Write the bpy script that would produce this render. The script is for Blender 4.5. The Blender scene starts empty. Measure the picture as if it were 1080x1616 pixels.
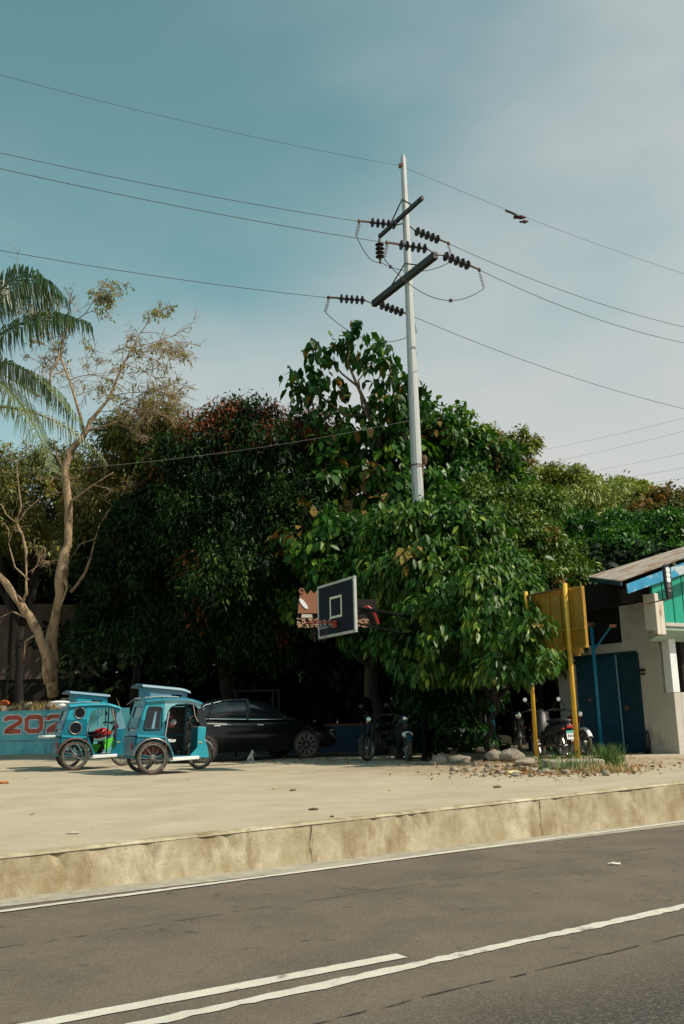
import bpy, math, random
import numpy as np
from mathutils import Vector, Matrix, Euler
rad = math.radians
C = bpy.context.scene
COL = C.collection
random.seed(4); RNG = np.random.default_rng(11)

# ---------------------------------------------------------------- camera
CAMZ = 0.92; F = 1500.0; PITCH = rad(12.3); ROLL = rad(1.5)
fw = Vector((0, math.cos(PITCH), math.sin(PITCH)))
u0 = Vector((0, -math.sin(PITCH), math.cos(PITCH))); r0 = Vector((1, 0, 0))
cr = r0*math.cos(ROLL) - u0*math.sin(ROLL); cu = u0*math.cos(ROLL) + r0*math.sin(ROLL)
cam_d = bpy.data.cameras.new('camera'); cam = bpy.data.objects.new('camera', cam_d); COL.objects.link(cam)
cam_d.sensor_fit = 'VERTICAL'; cam_d.sensor_height = 36; cam_d.lens = F/1616*36
cam_d.clip_start = 0.1; cam_d.clip_end = 3000
Mx = Matrix((cr, cu, -fw)).transposed().to_4x4(); Mx.translation = (0, 0, CAMZ)
cam.matrix_world = Mx
C.camera = cam
CO = Vector((0, 0, CAMZ))
def ray(px, py): return fw + cr*((px-540)/F) - cu*((py-808)/F)
def at(px, py, Y):
    d = ray(px, py); return CO + d*(Y/d.y)
def grd(px, py, z=0.0):
    d = ray(px, py); return CO + d*((z-CAMZ)/d.z)
def onp(px, py, P, n):
    d = ray(px, py); return CO + d*((P-CO).dot(n)/d.dot(n))

# ---------------------------------------------------------------- world, sun, exposure
SUN_AZ, SUN_EL = 112.0, 47.0            # azimuth clockwise from +Y
W = bpy.data.worlds.new('World'); C.world = W; W.use_nodes = True
nt = W.node_tree; nt.nodes.clear()
def N(t, **k):
    n = nt.nodes.new(t)
    for a, b in k.items(): setattr(n, a, b)
    return n
def LK(a, b): nt.links.new(a, b)
out = N('ShaderNodeOutputWorld'); bg = N('ShaderNodeBackground'); bg.inputs['Strength'].default_value = 0.14
sky = N('ShaderNodeTexSky', sky_type='NISHITA'); sky.sun_disc = False
sky.sun_elevation = rad(SUN_EL); sky.sun_rotation = rad(SUN_AZ); sky.air_density = 1.0; sky.dust_density = 1.4; sky.ozone_density = 1.0
hs = N('ShaderNodeHueSaturation'); hs.inputs['Saturation'].default_value = 0.58; hs.inputs['Hue'].default_value = 0.475
LK(sky.outputs[0], hs.inputs['Color'])
tint = N('ShaderNodeMix', data_type='RGBA', blend_type='MULTIPLY'); tint.inputs[0].default_value = 1
tint.inputs[7].default_value = (0.62, 1.0, 0.93, 1); LK(hs.outputs[0], tint.inputs[6])
tc = N('ShaderNodeTexCoord'); sep = N('ShaderNodeSeparateXYZ'); LK(tc.outputs['Generated'], sep.inputs[0])
# thin veil of high cloud, thickest low down in the right half of the sky
mp = N('ShaderNodeMapping'); mp.inputs['Scale'].default_value = (1.5, 1.5, 3.4); mp.inputs['Rotation'].default_value = (0.3, 0.5, 0.2)
LK(tc.outputs['Generated'], mp.inputs[0])
nz = N('ShaderNodeTexNoise'); nz.inputs['Scale'].default_value = 1.7; nz.inputs['Detail'].default_value = 4; nz.inputs['Roughness'].default_value = 0.45
LK(mp.outputs[0], nz.inputs['Vector'])
def MA(op, a, b=None, cl=False):
    m = N('ShaderNodeMath', operation=op); m.use_clamp = cl
    for i, q in enumerate((a, b)):
        if q is None: continue
        if hasattr(q, 'links'): LK(q, m.inputs[i])
        else: m.inputs[i].default_value = q
    return m.outputs[0]
g = MA('ADD', MA('MULTIPLY', sep.outputs['X'], 1.0), MA('MULTIPLY', sep.outputs['Z'], -1.9))
g = MA('ADD', g, MA('MULTIPLY', nz.outputs[0], 1.6)); g = MA('ADD', g, -0.14)
mask = N('ShaderNodeMapRange'); mask.interpolation_type = 'SMOOTHSTEP'
mask.inputs['From Min'].default_value = -0.75; mask.inputs['From Max'].default_value = 0.5; mask.inputs['To Max'].default_value = 0.92
LK(g, mask.inputs[0])
cm = N('ShaderNodeMix', data_type='RGBA'); LK(mask.outputs[0], cm.inputs[0]); LK(tint.outputs[2], cm.inputs[6]); cm.inputs[7].default_value = (4.9, 4.75, 4.55, 1)
LK(cm.outputs[2], bg.inputs[0]); LK(bg.outputs[0], out.inputs[0])
sd = bpy.data.lights.new('sun', 'SUN'); sd.energy = 5.0; sd.angle = rad(0.55); sd.color = (1.0, 0.90, 0.74)
so = bpy.data.objects.new('sun', sd); COL.objects.link(so)
sv = Vector((math.sin(rad(SUN_AZ))*math.cos(rad(SUN_EL)), math.cos(rad(SUN_AZ))*math.cos(rad(SUN_EL)), math.sin(rad(SUN_EL))))
so.rotation_euler = sv.to_track_quat('Z', 'Y').to_euler(); so.location = (20, -20, 40)
C.view_settings.view_transform = 'Standard'; C.view_settings.look = 'None'; C.view_settings.exposure = -0.04; C.view_settings.gamma = 1
C.cycles.max_bounces = 5; C.cycles.diffuse_bounces = 2; C.cycles.glossy_bounces = 3; C.cycles.transmission_bounces = 4

# ---------------------------------------------------------------- helpers
def tag(o, label=None, cat=None, group=None, kind=None):
    if label: o['label'] = label
    if cat: o['category'] = cat
    if group: o['group'] = group
    if kind: o['kind'] = kind
    return o
def empty(name, loc, az=0, label=None, cat=None, group=None):
    o = bpy.data.objects.new(name, None); COL.objects.link(o); o.empty_display_size = 0.2
    o.location = loc; o.rotation_euler = (0, 0, az); return tag(o, label, cat, group)
def meshobj(name, v, f, m, parent=None, smooth=False):
    me = bpy.data.meshes.new(name); me.from_pydata([tuple(p) for p in v], [], f)
    if smooth: me.polygons.foreach_set('use_smooth', [True]*len(me.polygons))
    me.update(); me.materials.append(m)
    o = bpy.data.objects.new(name, me); COL.objects.link(o)
    if parent: o.parent = parent
    return o
class MB:
    def __init__(s): s.v = []; s.f = []
    def add(s, v, f):
        b = len(s.v); s.v += [Vector(p) for p in v]; s.f += [tuple(i+b for i in q) for q in f]; return s
    def hexa(s, p): return s.add(p, [(0,3,2,1),(4,5,6,7),(0,1,5,4),(1,2,6,5),(2,3,7,6),(3,0,4,7)])
    def box(s, c, d, R=None):
        c = Vector(c); q = []
        for z in (-.5, .5):
            for x, y in ((-.5,-.5),(.5,-.5),(.5,.5),(-.5,.5)):
                p = Vector((x*d[0], y*d[1], z*d[2])); q.append(c + (R @ p if R else p))
        return s.hexa(q)
    def span(s, a, b):
        a = Vector(a); b = Vector(b); return s.box((a+b)/2, [abs(b[i]-a[i]) for i in range(3)])
    def bar(s, a, b, w, h):
        a = Vector(a); b = Vector(b); d = b-a; L = d.length; d.normalize()
        up = Vector((0,0,1)) if abs(d.z) < .95 else Vector((1,0,0))
        y = up.cross(d).normalized(); z = d.cross(y)
        R = Matrix((d, y, z)).transposed(); return s.box((a+b)/2, (L, w, h), R)
    def tube(s, pts, r, n=8, cap=True):
        pts = [Vector(p) for p in pts]
        if not hasattr(r, '__len__'): r = [r]*len(pts)
        b = len(s.v); t = (pts[1]-pts[0]).normalized()
        up = Vector((0,0,1)) if abs(t.z) < .9 else Vector((1,0,0))
        x = t.cross(up).normalized()
        for i, p in enumerate(pts):
            t = (pts[min(i+1, len(pts)-1)]-pts[max(i-1, 0)]).normalized()
            x = (x - t*x.dot(t)).normalized(); y = t.cross(x)
            for k in range(n):
                a = 2*math.pi*k/n; s.v.append(p + (x*math.cos(a)+y*math.sin(a))*r[i])
        for i in range(len(pts)-1):
            for k in range(n):
                k2 = (k+1) % n; s.f.append((b+i*n+k, b+i*n+k2, b+(i+1)*n+k2, b+(i+1)*n+k))
        if cap:
            s.f.append(tuple(b+k for k in range(n))[::-1]); s.f.append(tuple(b+(len(pts)-1)*n+k for k in range(n)))
        return s
    def lathe(s, prof, o, ax, n=20):       # prof (axial, radius)
        o = Vector(o); ax = Vector(ax).normalized(); up = Vector((0,0,1)) if abs(ax.z) < .9 else Vector((1,0,0))
        x = ax.cross(up).normalized(); y = ax.cross(x); b = len(s.v)
        for a, r in prof:
            for k in range(n):
                t = 2*math.pi*k/n; s.v.append(o + ax*a + (x*math.cos(t)+y*math.sin(t))*max(r, 1e-4))
        for i in range(len(prof)-1):
            for k in range(n):
                k2 = (k+1) % n; s.f.append((b+i*n+k, b+(i+1)*n+k, b+(i+1)*n+k2, b+i*n+k2))
        return s
    def prism(s, poly, y0, y1):            # xz polygon pushed along y
        n = len(poly); v = [(x, y0, z) for x, z in poly]+[(x, y1, z) for x, z in poly]
        return s.add(v, [tuple(range(n)), tuple(range(2*n-1, n-1, -1))]+[(i, i+n, (i+1) % n+n, (i+1) % n) for i in range(n)])
    def ball(s, c, r, n=12, m=8, jit=0):
        c = Vector(c); r = r if hasattr(r, '__len__') else (r, r, r); b = len(s.v)
        for j in range(m+1):
            ph = math.pi*j/m
            for k in range(n):
                t = 2*math.pi*k/n; q = 1+(random.uniform(-jit, jit) if jit else 0)
                s.v.append(c+Vector((r[0]*math.sin(ph)*math.cos(t)*q, r[1]*math.sin(ph)*math.sin(t)*q, r[2]*math.cos(ph)*q)))
        for j in range(m):
            for k in range(n): s.f.append((b+j*n+k, b+(j+1)*n+k, b+(j+1)*n+(k+1) % n, b+j*n+(k+1) % n))
        return s
    def loft(s, rings, close=True, caps=True):
        b = len(s.v); n = len(rings[0])
        for r in rings: s.v += [Vector(p) for p in r]
        for i in range(len(rings)-1):
            for k in range(n if close else n-1):
                k2 = (k+1) % n; s.f.append((b+i*n+k, b+i*n+k2, b+(i+1)*n+k2, b+(i+1)*n+k))
        if caps: s.f.append(tuple(b+k for k in range(n))[::-1]); s.f.append(tuple(b+(len(rings)-1)*n+k for k in range(n)))
        return s
    def holed(s, x0, x1, z0, z1, a0, a1, c0, c1, y, th):  # plate in xz with a window
        s.span((x0,y,z0),(a0,y+th,z1)); s.span((a1,y,z0),(x1,y+th,z1)); s.span((a0,y,z0),(a1,y+th,c0)); s.span((a0,y,c1),(a1,y+th,z1)); return s
    def build(s, name, m, parent=None, smooth=False, bevel=0, sub=0):
        o = meshobj(name, s.v, s.f, m, parent, smooth)
        if bevel:
            q = o.modifiers.new('bevel', 'BEVEL'); q.width = bevel; q.segments = 2; q.limit_method = 'ANGLE'
        if sub:
            q = o.modifiers.new('sub', 'SUBSURF'); q.levels = sub; q.render_levels = sub
        return o
def text_mesh(name, txt, size, m, parent, M4, extrude=0.004, offset=0.0, shear=0, sx=1.0):
    cu_ = bpy.data.curves.new('t', 'FONT'); cu_.body = txt; cu_.size = size; cu_.extrude = extrude; cu_.offset = offset; cu_.align_x = 'CENTER'
    t = bpy.data.objects.new('t', cu_); COL.objects.link(t)
    me = bpy.data.meshes.new_from_object(t.evaluated_get(bpy.context.evaluated_depsgraph_get())); bpy.data.objects.remove(t)
    me.transform(Matrix.Diagonal((sx, 1, 1, 1))); me.transform(M4); me.materials.clear(); me.materials.append(m)
    o = bpy.data.objects.new(name, me); COL.objects.link(o)
    if parent: o.parent = parent
    return o

# ---------------------------------------------------------------- materials
def mat(name, c, rough=.6, metal=0, var=.15, scale=4, c2=None, thr=None, bump=0, bscale=30, spec=.5, coat=0, stretch=(1,1,1), c3=None, s3=.6, t3=(.55,.62)):
    m = bpy.data.materials.new(name); m.use_nodes = True; t = m.node_tree; b = t.nodes['Principled BSDF']
    tc = t.nodes.new('ShaderNodeTexCoord'); mp = t.nodes.new('ShaderNodeMapping'); mp.inputs['Scale'].default_value = stretch
    t.links.new(tc.outputs['Object'], mp.inputs[0])
    n = t.nodes.new('ShaderNodeTexNoise'); n.inputs['Scale'].default_value = scale; n.inputs['Detail'].default_value = 6; n.inputs['Roughness'].default_value = .62
    t.links.new(mp.outputs[0], n.inputs['Vector'])
    r = t.nodes.new('ShaderNodeMapRange'); lo, hi = thr or (.3, .7)
    r.inputs['From Min'].default_value = lo; r.inputs['From Max'].default_value = hi; t.links.new(n.outputs[0], r.inputs[0])
    x = t.nodes.new('ShaderNodeMix'); x.data_type = 'RGBA'; t.links.new(r.outputs[0], x.inputs[0])
    x.inputs[6].default_value = (*[min(1, q*(1-var)) for q in c], 1)
    x.inputs[7].default_value = (*(c2 or [min(1, q*(1+var)) for q in c]), 1)
    last = x.outputs[2]
    if c3:
        n3 = t.nodes.new('ShaderNodeTexNoise'); n3.inputs['Scale'].default_value = s3; n3.inputs['Detail'].default_value = 5; n3.inputs['Roughness'].default_value = .6
        t.links.new(mp.outputs[0], n3.inputs['Vector'])
        r3 = t.nodes.new('ShaderNodeMapRange'); r3.inputs['From Min'].default_value = t3[0]; r3.inputs['From Max'].default_value = t3[1]; t.links.new(n3.outputs[0], r3.inputs[0])
        x3 = t.nodes.new('ShaderNodeMix'); x3.data_type = 'RGBA'; t.links.new(r3.outputs[0], x3.inputs[0]); t.links.new(last, x3.inputs[6]); x3.inputs[7].default_value = (*c3, 1)
        last = x3.outputs[2]
    t.links.new(last, b.inputs['Base Color'])
    b.inputs['Roughness'].default_value = rough; b.inputs['Metallic'].default_value = metal; b.inputs['Specular IOR Level'].default_value = spec
    b.inputs['Coat Weight'].default_value = coat; b.inputs['Coat Roughness'].default_value = .06
    if bump:
        n2 = t.nodes.new('ShaderNodeTexNoise'); n2.inputs['Scale'].default_value = bscale; n2.inputs['Detail'].default_value = 6
        t.links.new(mp.outputs[0], n2.inputs['Vector'])
        bp = t.nodes.new('ShaderNodeBump'); bp.inputs['Strength'].default_value = bump; bp.inputs['Distance'].default_value = .02
        t.links.new(n2.outputs[0], bp.inputs['Height']); t.links.new(bp.outputs[0], b.inputs['Normal'])
    return m
def leafmat(name, c, cy, cr_, rough=.42, trans=.25, spec=.4):
    """c main green, cy yellow-green of some leaves, cr_ colour of the 'ruddy' leaves"""
    m = bpy.data.materials.new(name); m.use_nodes = True; t = m.node_tree; b = t.nodes['Principled BSDF']; o = t.nodes['Material Output']
    a = t.nodes.new('ShaderNodeAttribute'); a.attribute_name = 'tone'; a2 = t.nodes.new('ShaderNodeAttribute'); a2.attribute_name = 'ruddy'
    r = t.nodes.new('ShaderNodeValToRGB'); e = r.color_ramp.elements
    e[0].position = 0; e[0].color = (*[q*.55 for q in c], 1); e[1].position = 1; e[1].color = (*cy, 1)
    q = e.new(.6); q.color = (*c, 1); q = e.new(.88); q.color = (*[c[i]*.5+cy[i]*.5 for i in range(3)], 1)
    t.links.new(a.outputs['Fac'], r.inputs[0])
    x = t.nodes.new('ShaderNodeMix'); x.data_type = 'RGBA'; t.links.new(a2.outputs['Fac'], x.inputs[0]); t.links.new(r.outputs[0], x.inputs[6]); x.inputs[7].default_value = (*cr_, 1)
    t.links.new(x.outputs[2], b.inputs['Base Color']); b.inputs['Roughness'].default_value = rough; b.inputs['Specular IOR Level'].default_value = spec
    tr = t.nodes.new('ShaderNodeBsdfTranslucent'); g = t.nodes.new('ShaderNodeMix'); g.data_type = 'RGBA'; g.blend_type = 'MULTIPLY'; g.inputs[0].default_value = 1
    t.links.new(x.outputs[2], g.inputs[6]); g.inputs[7].default_value = (1.3, 1.5, .5, 1); t.links.new(g.outputs[2], tr.inputs[0])
    ms = t.nodes.new('ShaderNodeMixShader'); ms.inputs[0].default_value = trans; t.links.new(b.outputs[0], ms.inputs[1]); t.links.new(tr.outputs[0], ms.inputs[2])
    t.links.new(ms.outputs[0], o.inputs[0]); return m

m_teal = mat('teal paint', (.002,.135,.205), .34, 0, .12, 3, coat=.15, c3=(.01,.12,.2), s3=4, t3=(.6,.75), bump=.05, bscale=20)
m_tealL = mat('light teal paint', (.010,.27,.36), .38, 0, .12, 3, coat=.15, c3=(.03,.26,.34), s3=5, t3=(.58,.7))
m_pale = mat('pale blue sheet', (.12,.26,.35), .4, 0, .15, 3, coat=.2)
m_blue = mat('blue fascia paint', (.03,.27,.48), .5, 0, .2, 3, c3=(.45,.5,.5), s3=4, t3=(.57,.60), bump=.1)
m_bluep = mat('blue pole paint', (.01,.20,.33), .4, 0, .2, 8, c3=(.12,.07,.04), s3=9, t3=(.66,.72))
m_blued = mat('blue shutter and shaded wall paint', (.004,.04,.065), .7, 0, .2, 4)
m_chrome = mat('chrome', (.75,.75,.75), .16, 1, .06, 6)
m_steel = mat('brushed steel', (.26,.25,.24), .42, .8, .2, 12)
m_white = mat('white enamel', (.72,.74,.74), .4, 0, .06, 5)
m_rub = mat('tyre rubber', (.045,.036,.03), .85, 0, .3, 30, c3=(.13,.1,.075), s3=9, t3=(.45,.65), bump=.3, bscale=80)
m_dark = mat('black plastic', (.012,.012,.013), .45, 0, .3, 10)
m_glass = mat('dark glass', (.012,.016,.02), .06, 0, .1, 3, spec=.5)
m_red = mat('red vinyl', (.12,.01,.012), .5, 0, .3, 8)
m_redp = mat('red paint', (.45,.02,.015), .3, 0, .15, 5, coat=.5)
m_green = mat('green fairing', (.10,.62,.04), .35, 0, .1, 5, coat=.4)
m_yel = mat('yellow paint', (.62,.36,.03), .5, 0, .15, 7, c3=(.25,.12,.03), s3=8, t3=(.66,.74))
m_yelb = mat('yellow board paint', (.36,.19,.012), .6, 0, .18, 2.5, c3=(.22,.11,.02), s3=5, t3=(.62,.72))
m_rust = mat('rusty steel', (.13,.065,.035), .8, 0, .4, 12, bump=.2)
m_car = mat('black car paint', (.002,.003,.004), .22, 0, .05, 2, coat=.3, spec=.35)
m_plast = mat('white plaster', (.47,.44,.39), .85, 0, .1, 1.3, c3=(.26,.21,.15), s3=1.6, t3=(.54,.8), bump=.25, bscale=14)
m_conc = mat('weathered concrete', (.30,.26,.195), .9, 0, .25, 3, bump=.4, bscale=25)
m_grn = mat('green cladding', (.005,.30,.20), .5, 0, .15, 2, stretch=(6,6,.6))
m_roof = mat('zinc roof', (.32,.29,.25), .6, .2, .2, 1.5, c3=(.24,.13,.08), s3=1.4, t3=(.48,.6), stretch=(1,3,1))
m_pole = mat('galvanised pole', (.46,.48,.47), .55, .25, .14, 2, c3=(.32,.33,.32), s3=2, t3=(.55,.7), stretch=(4,4,.4))
m_arm = mat('dark crossarm steel', (.05,.042,.036), .6, .3, .3, 6)
m_ins = mat('brown porcelain', (.022,.013,.011), .55, 0, .3, 6)
m_wire = mat('wire', (.09,.085,.08), .6, .4, .2, 4)
m_wireL = mat('pale cable', (.12,.115,.10), .7, 0, .2, 4)
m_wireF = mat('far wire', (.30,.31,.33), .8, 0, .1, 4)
m_bark = mat('pale bark', (.33,.22,.13), .85, 0, .3, 8, c2=(.43,.31,.19), c3=(.14,.085,.05), s3=5, t3=(.52,.66), bump=.6, bscale=26, stretch=(1,1,.4))
m_barkm = mat('brown bark', (.12,.09,.06), .9, 0, .3, 8, bump=.5)
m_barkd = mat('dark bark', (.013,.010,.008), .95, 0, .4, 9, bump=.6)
m_stone = mat('stone', (.22,.17,.12), .9, 0, .3, 6, c2=(.36,.31,.24), bump=.5, bscale=18)
m_dirt = mat('dirt', (.30,.21,.13), .95, 0, .35, 6, bump=.6)
m_panel = mat('dark board', (.006,.010,.018), .75, 0, .2, 3, spec=.2)
m_tin = mat('brown stained sheet', (.085,.06,.047), .85, 0, .3, 1.5, c3=(.15,.10,.07), s3=1.3, t3=(.5,.7), stretch=(2.5,2.5,.4))
m_black = mat('matt black paint', (.006,.006,.006), .95, 0, .2, 5, spec=.1)
m_dsteel = mat('dark greasy metal', (.05,.047,.045), .5, .6, .3, 12)
m_paper = mat('litter', (.62,.58,.5), .8, 0, .1, 6)
# ---------------------------------------------------------------- ground, kerb, road
RZ = -0.29
K0 = grd(0, 1419, RZ); K1 = grd(1062, 1296, RZ)
U = (K1-K0); U.z = 0; U.normalize(); V = Vector((-U.y, U.x, 0))       # U along the road, V from the kerb into the lot
AZU = math.atan2(U.y, U.x)
def st(p): d = Vector((p[0], p[1], 0))-Vector((K0.x, K0.y, 0)); return d.dot(U), d.dot(V)
def P(s, t, z=0): return Vector((K0.x, K0.y, 0))+U*s+V*t+Vector((0, 0, z))
MOUND = grd(850, 1208, 0)
def sm(x): x = min(1, max(0, x)); return x*x*(3-2*x)
def gz(x, y):
    s, t = st((x, y))
    z = 0.0152*max(0, min(s, 14))*math.exp(-max(t, 0)/2.2)
    d = math.hypot((x-MOUND.x)/3.3, (y-MOUND.y)/1.3); z += .09*max(0, 1-d*d)**1
    dist = math.hypot(x, y)
    z += 13*sm((dist-48)/70)*(0.75+.25*math.sin(x*.05)) if y > 0 else 0
    z += .012*math.sin(x*1.7+y*.9)*math.sin(y*1.3-x*.4)*min(1, max(t, 0)/2)
    return z
from bisect import bisect
def grid(name, S, T, zf, m, label=None):
    v = []; f = []
    for s in S:
        for t in T:
            p = P(s, t); v.append((p.x, p.y, zf(p.x, p.y, s, t)))
    n = len(T)
    for i in range(len(S)-1):
        for j in range(n-1): f.append((i*n+j, (i+1)*n+j, (i+1)*n+j+1, i*n+j+1))
    return tag(meshobj(name, v, f, m, smooth=True), kind='structure')
m_lot = mat('lot concrete', (.41,.335,.23), .92, 0, .10, 1.1, c2=(.46,.385,.275), c3=(.35,.28,.19), s3=.5, t3=(.56,.72), bump=.35, bscale=40)
# dirt tone in the lot: blends in by place round the posts and the building forecourt
def lot_dirt_and_shade():
    t = m_lot.node_tree; b = t.nodes['Principled BSDF']; src = b.inputs['Base Color'].links[0].from_socket
    geo = t.nodes.new('ShaderNodeNewGeometry'); v = t.nodes.new('ShaderNodeVectorMath'); v.operation = 'SUBTRACT'; v.inputs[1].default_value = MOUND
    t.links.new(geo.outputs['Position'], v.inputs[0]); w = t.nodes.new('ShaderNodeVectorMath'); w.operation = 'MULTIPLY'; w.inputs[1].default_value = (.22, .42, 0)
    t.links.new(v.outputs[0], w.inputs[0]); l = t.nodes.new('ShaderNodeVectorMath'); l.operation = 'LENGTH'; t.links.new(w.outputs[0], l.inputs[0])
    n = t.nodes.new('ShaderNodeTexNoise'); n.inputs['Scale'].default_value = 2.6; n.inputs['Detail'].default_value = 7; t.links.new(geo.outputs['Position'], n.inputs['Vector'])
    a = t.nodes.new('ShaderNodeMath'); a.operation = 'MULTIPLY_ADD'; a.inputs[1].default_value = .9; t.links.new(n.outputs[0], a.inputs[0]); t.links.new(l.outputs['Value'], a.inputs[2])
    r = t.nodes.new('ShaderNodeMapRange'); r.inputs['From Min'].default_value = 1.05; r.inputs['From Max'].default_value = 1.55; r.inputs['To Min'].default_value = .85; r.inputs['To Max'].default_value = 0
    t.links.new(a.outputs[0], r.inputs[0]); x = t.nodes.new('ShaderNodeMix'); x.data_type = 'RGBA'; t.links.new(r.outputs[0], x.inputs[0]); t.links.new(src, x.inputs[6])
    n2 = t.nodes.new('ShaderNodeTexNoise'); n2.inputs['Scale'].default_value = 9; n2.inputs['Detail'].default_value = 8; t.links.new(geo.outputs['Position'], n2.inputs['Vector'])
    c = t.nodes.new('ShaderNodeValToRGB'); c.color_ramp.elements[0].position = .35; c.color_ramp.elements[0].color = (.20,.13,.075,1); c.color_ramp.elements[1].position = .65; c.color_ramp.elements[1].color = (.42,.32,.21,1)
    t.links.new(n2.outputs[0], c.inputs[0]); t.links.new(c.outputs[0], x.inputs[7])
    # dark soil colour mixed in under the trees, also standing in for shade
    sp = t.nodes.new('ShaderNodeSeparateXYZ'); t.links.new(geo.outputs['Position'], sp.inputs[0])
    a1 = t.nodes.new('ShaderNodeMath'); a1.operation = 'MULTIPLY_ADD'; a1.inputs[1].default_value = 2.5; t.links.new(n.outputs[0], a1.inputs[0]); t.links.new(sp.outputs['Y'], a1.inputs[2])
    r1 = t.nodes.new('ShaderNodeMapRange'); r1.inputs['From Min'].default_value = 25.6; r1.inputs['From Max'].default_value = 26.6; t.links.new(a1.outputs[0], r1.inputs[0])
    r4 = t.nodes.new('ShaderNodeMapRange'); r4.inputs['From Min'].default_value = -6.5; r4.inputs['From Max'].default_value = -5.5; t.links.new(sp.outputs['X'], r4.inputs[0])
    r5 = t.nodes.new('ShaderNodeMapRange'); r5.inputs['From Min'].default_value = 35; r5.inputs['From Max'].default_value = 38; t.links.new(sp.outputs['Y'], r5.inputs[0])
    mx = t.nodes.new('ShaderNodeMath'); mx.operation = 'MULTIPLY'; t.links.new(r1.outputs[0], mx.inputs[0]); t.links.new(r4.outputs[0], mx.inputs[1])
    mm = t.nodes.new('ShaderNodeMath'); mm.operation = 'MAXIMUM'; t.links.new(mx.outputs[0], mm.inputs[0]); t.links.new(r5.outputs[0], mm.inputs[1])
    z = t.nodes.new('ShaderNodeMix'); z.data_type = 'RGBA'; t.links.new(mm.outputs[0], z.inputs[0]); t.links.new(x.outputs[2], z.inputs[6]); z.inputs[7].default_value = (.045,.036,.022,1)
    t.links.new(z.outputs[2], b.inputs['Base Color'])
lot_dirt_and_shade()
S1 = [-400,-150,-60,-30,-15]+[x*.35-10 for x in range(110)]+[32,38,48,60,80,110,150,220,400]
T1 = [.0,.06,.12]+[.2+.35*x for x in range(90)]+[34,38,44,52,62,75,90,110,140,180,250,500,1200]
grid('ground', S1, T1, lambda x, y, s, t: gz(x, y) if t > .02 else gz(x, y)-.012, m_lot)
# kerb face (slightly battered), gutter strip, road, paint
def ktop(s): p = P(s, 0); return gz(p.x, p.y)
m_kerb = mat('stained kerb concrete', (.37,.285,.155), .9, 0, .3, 2.2, c2=(.50,.44,.31), c3=(.54,.48,.35), s3=1.1, t3=(.56,.70), bump=.22, bscale=45, stretch=(1.3,1.3,1.3))
def kerb_streaks():
    t = m_kerb.node_tree; b = t.nodes['Principled BSDF']; src = b.inputs['Base Color'].links[0].from_socket
    tc = t.nodes.new('ShaderNodeTexCoord'); mp = t.nodes.new('ShaderNodeMapping'); mp.inputs['Scale'].default_value = (3.0, 3.0, 1.2); t.links.new(tc.outputs['Object'], mp.inputs[0])
    n = t.nodes.new('ShaderNodeTexNoise'); n.inputs['Scale'].default_value = 1.8; n.inputs['Detail'].default_value = 7; n.inputs['Roughness'].default_value = .7; t.links.new(mp.outputs[0], n.inputs['Vector'])
    r = t.nodes.new('ShaderNodeMapRange'); r.inputs['From Min'].default_value = .49; r.inputs['From Max'].default_value = .66; r.inputs['To Max'].default_value = .62; t.links.new(n.outputs[0], r.inputs[0])
    x = t.nodes.new('ShaderNodeMix'); x.data_type = 'RGBA'; t.links.new(r.outputs[0], x.inputs[0]); t.links.new(src, x.inputs[6]); x.inputs[7].default_value = (.17,.105,.04,1); t.links.new(x.outputs[2], b.inputs['Base Color'])
kerb_streaks()
def speck(m, sc, lo, hi, amt, col):
    t = m.node_tree; b = t.nodes['Principled BSDF']; src = b.inputs['Base Color'].links[0].from_socket
    geo = t.nodes.new('ShaderNodeNewGeometry'); n = t.nodes.new('ShaderNodeTexNoise'); n.inputs['Scale'].default_value = sc; n.inputs['Detail'].default_value = 3; n.inputs['Roughness'].default_value = .7; t.links.new(geo.outputs['Position'], n.inputs['Vector'])
    r = t.nodes.new('ShaderNodeMapRange'); r.inputs['From Min'].default_value = lo; r.inputs['From Max'].default_value = hi; r.inputs['To Max'].default_value = amt; t.links.new(n.outputs[0], r.inputs[0])
    x = t.nodes.new('ShaderNodeMix'); x.data_type = 'RGBA'; t.links.new(r.outputs[0], x.inputs[0]); t.links.new(src, x.inputs[6]); x.inputs[7].default_value = (*col, 1); t.links.new(x.outputs[2], b.inputs['Base Color'])
speck(m_lot, 26, .58, .70, .35, (.22,.17,.11)); speck(m_lot, .9, .56, .66, .35, (.52,.47,.37)); speck(m_kerb, 30, .56, .7, .4, (.2,.14,.07))
kb = MB(); SS = [-60+2*i for i in range(28)]+[-4+.07*i for i in range(420)]+[26+2*i for i in range(16)]; RK = random.Random(8); rings = []
for s in SS:
    zt = ktop(s)+.004; w = .006*math.sin(s*3.1)+.004*math.sin(s*7.7)+RK.uniform(-.003, .003); chip = RK.random()**10*.035
    rings.append([P(s, .17, zt), P(s, .03+w, zt), P(s, .006+w*.35+chip*.5, zt-.02-chip), P(s, .004+RK.uniform(-.0012, .0012), (zt+RZ)/2), P(s, -.012, RZ-.02), P(s, .17, RZ-.02)])
kb.loft(rings); tag(kb.build('kerb', m_kerb), kind='structure')
m_tarj = mat('joint dirt', (.10,.07,.04), .95)
for s0 in (2.6, 5.3):      # casting joints, the crooked dark lines in the kerb face
    mb = MB(); n = 9; z0, z1 = RZ, ktop(s0)-.005; L_ = []; x = 0
    for i in range(n+1): x += RK.uniform(-.012, .012); w = RK.uniform(.001, .005); L_.append((P(s0+x-w, -.016+.022*i/n, z0+(z1-z0)*i/n), P(s0+x+w, -.016+.022*i/n, z0+(z1-z0)*i/n)))
    mb.add([q for a in L_ for q in a], [(2*i, 2*i+1, 2*i+3, 2*i+2) for i in range(n)]); tag(mb.build('kerb_joint', m_tarj), kind='structure')
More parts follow.
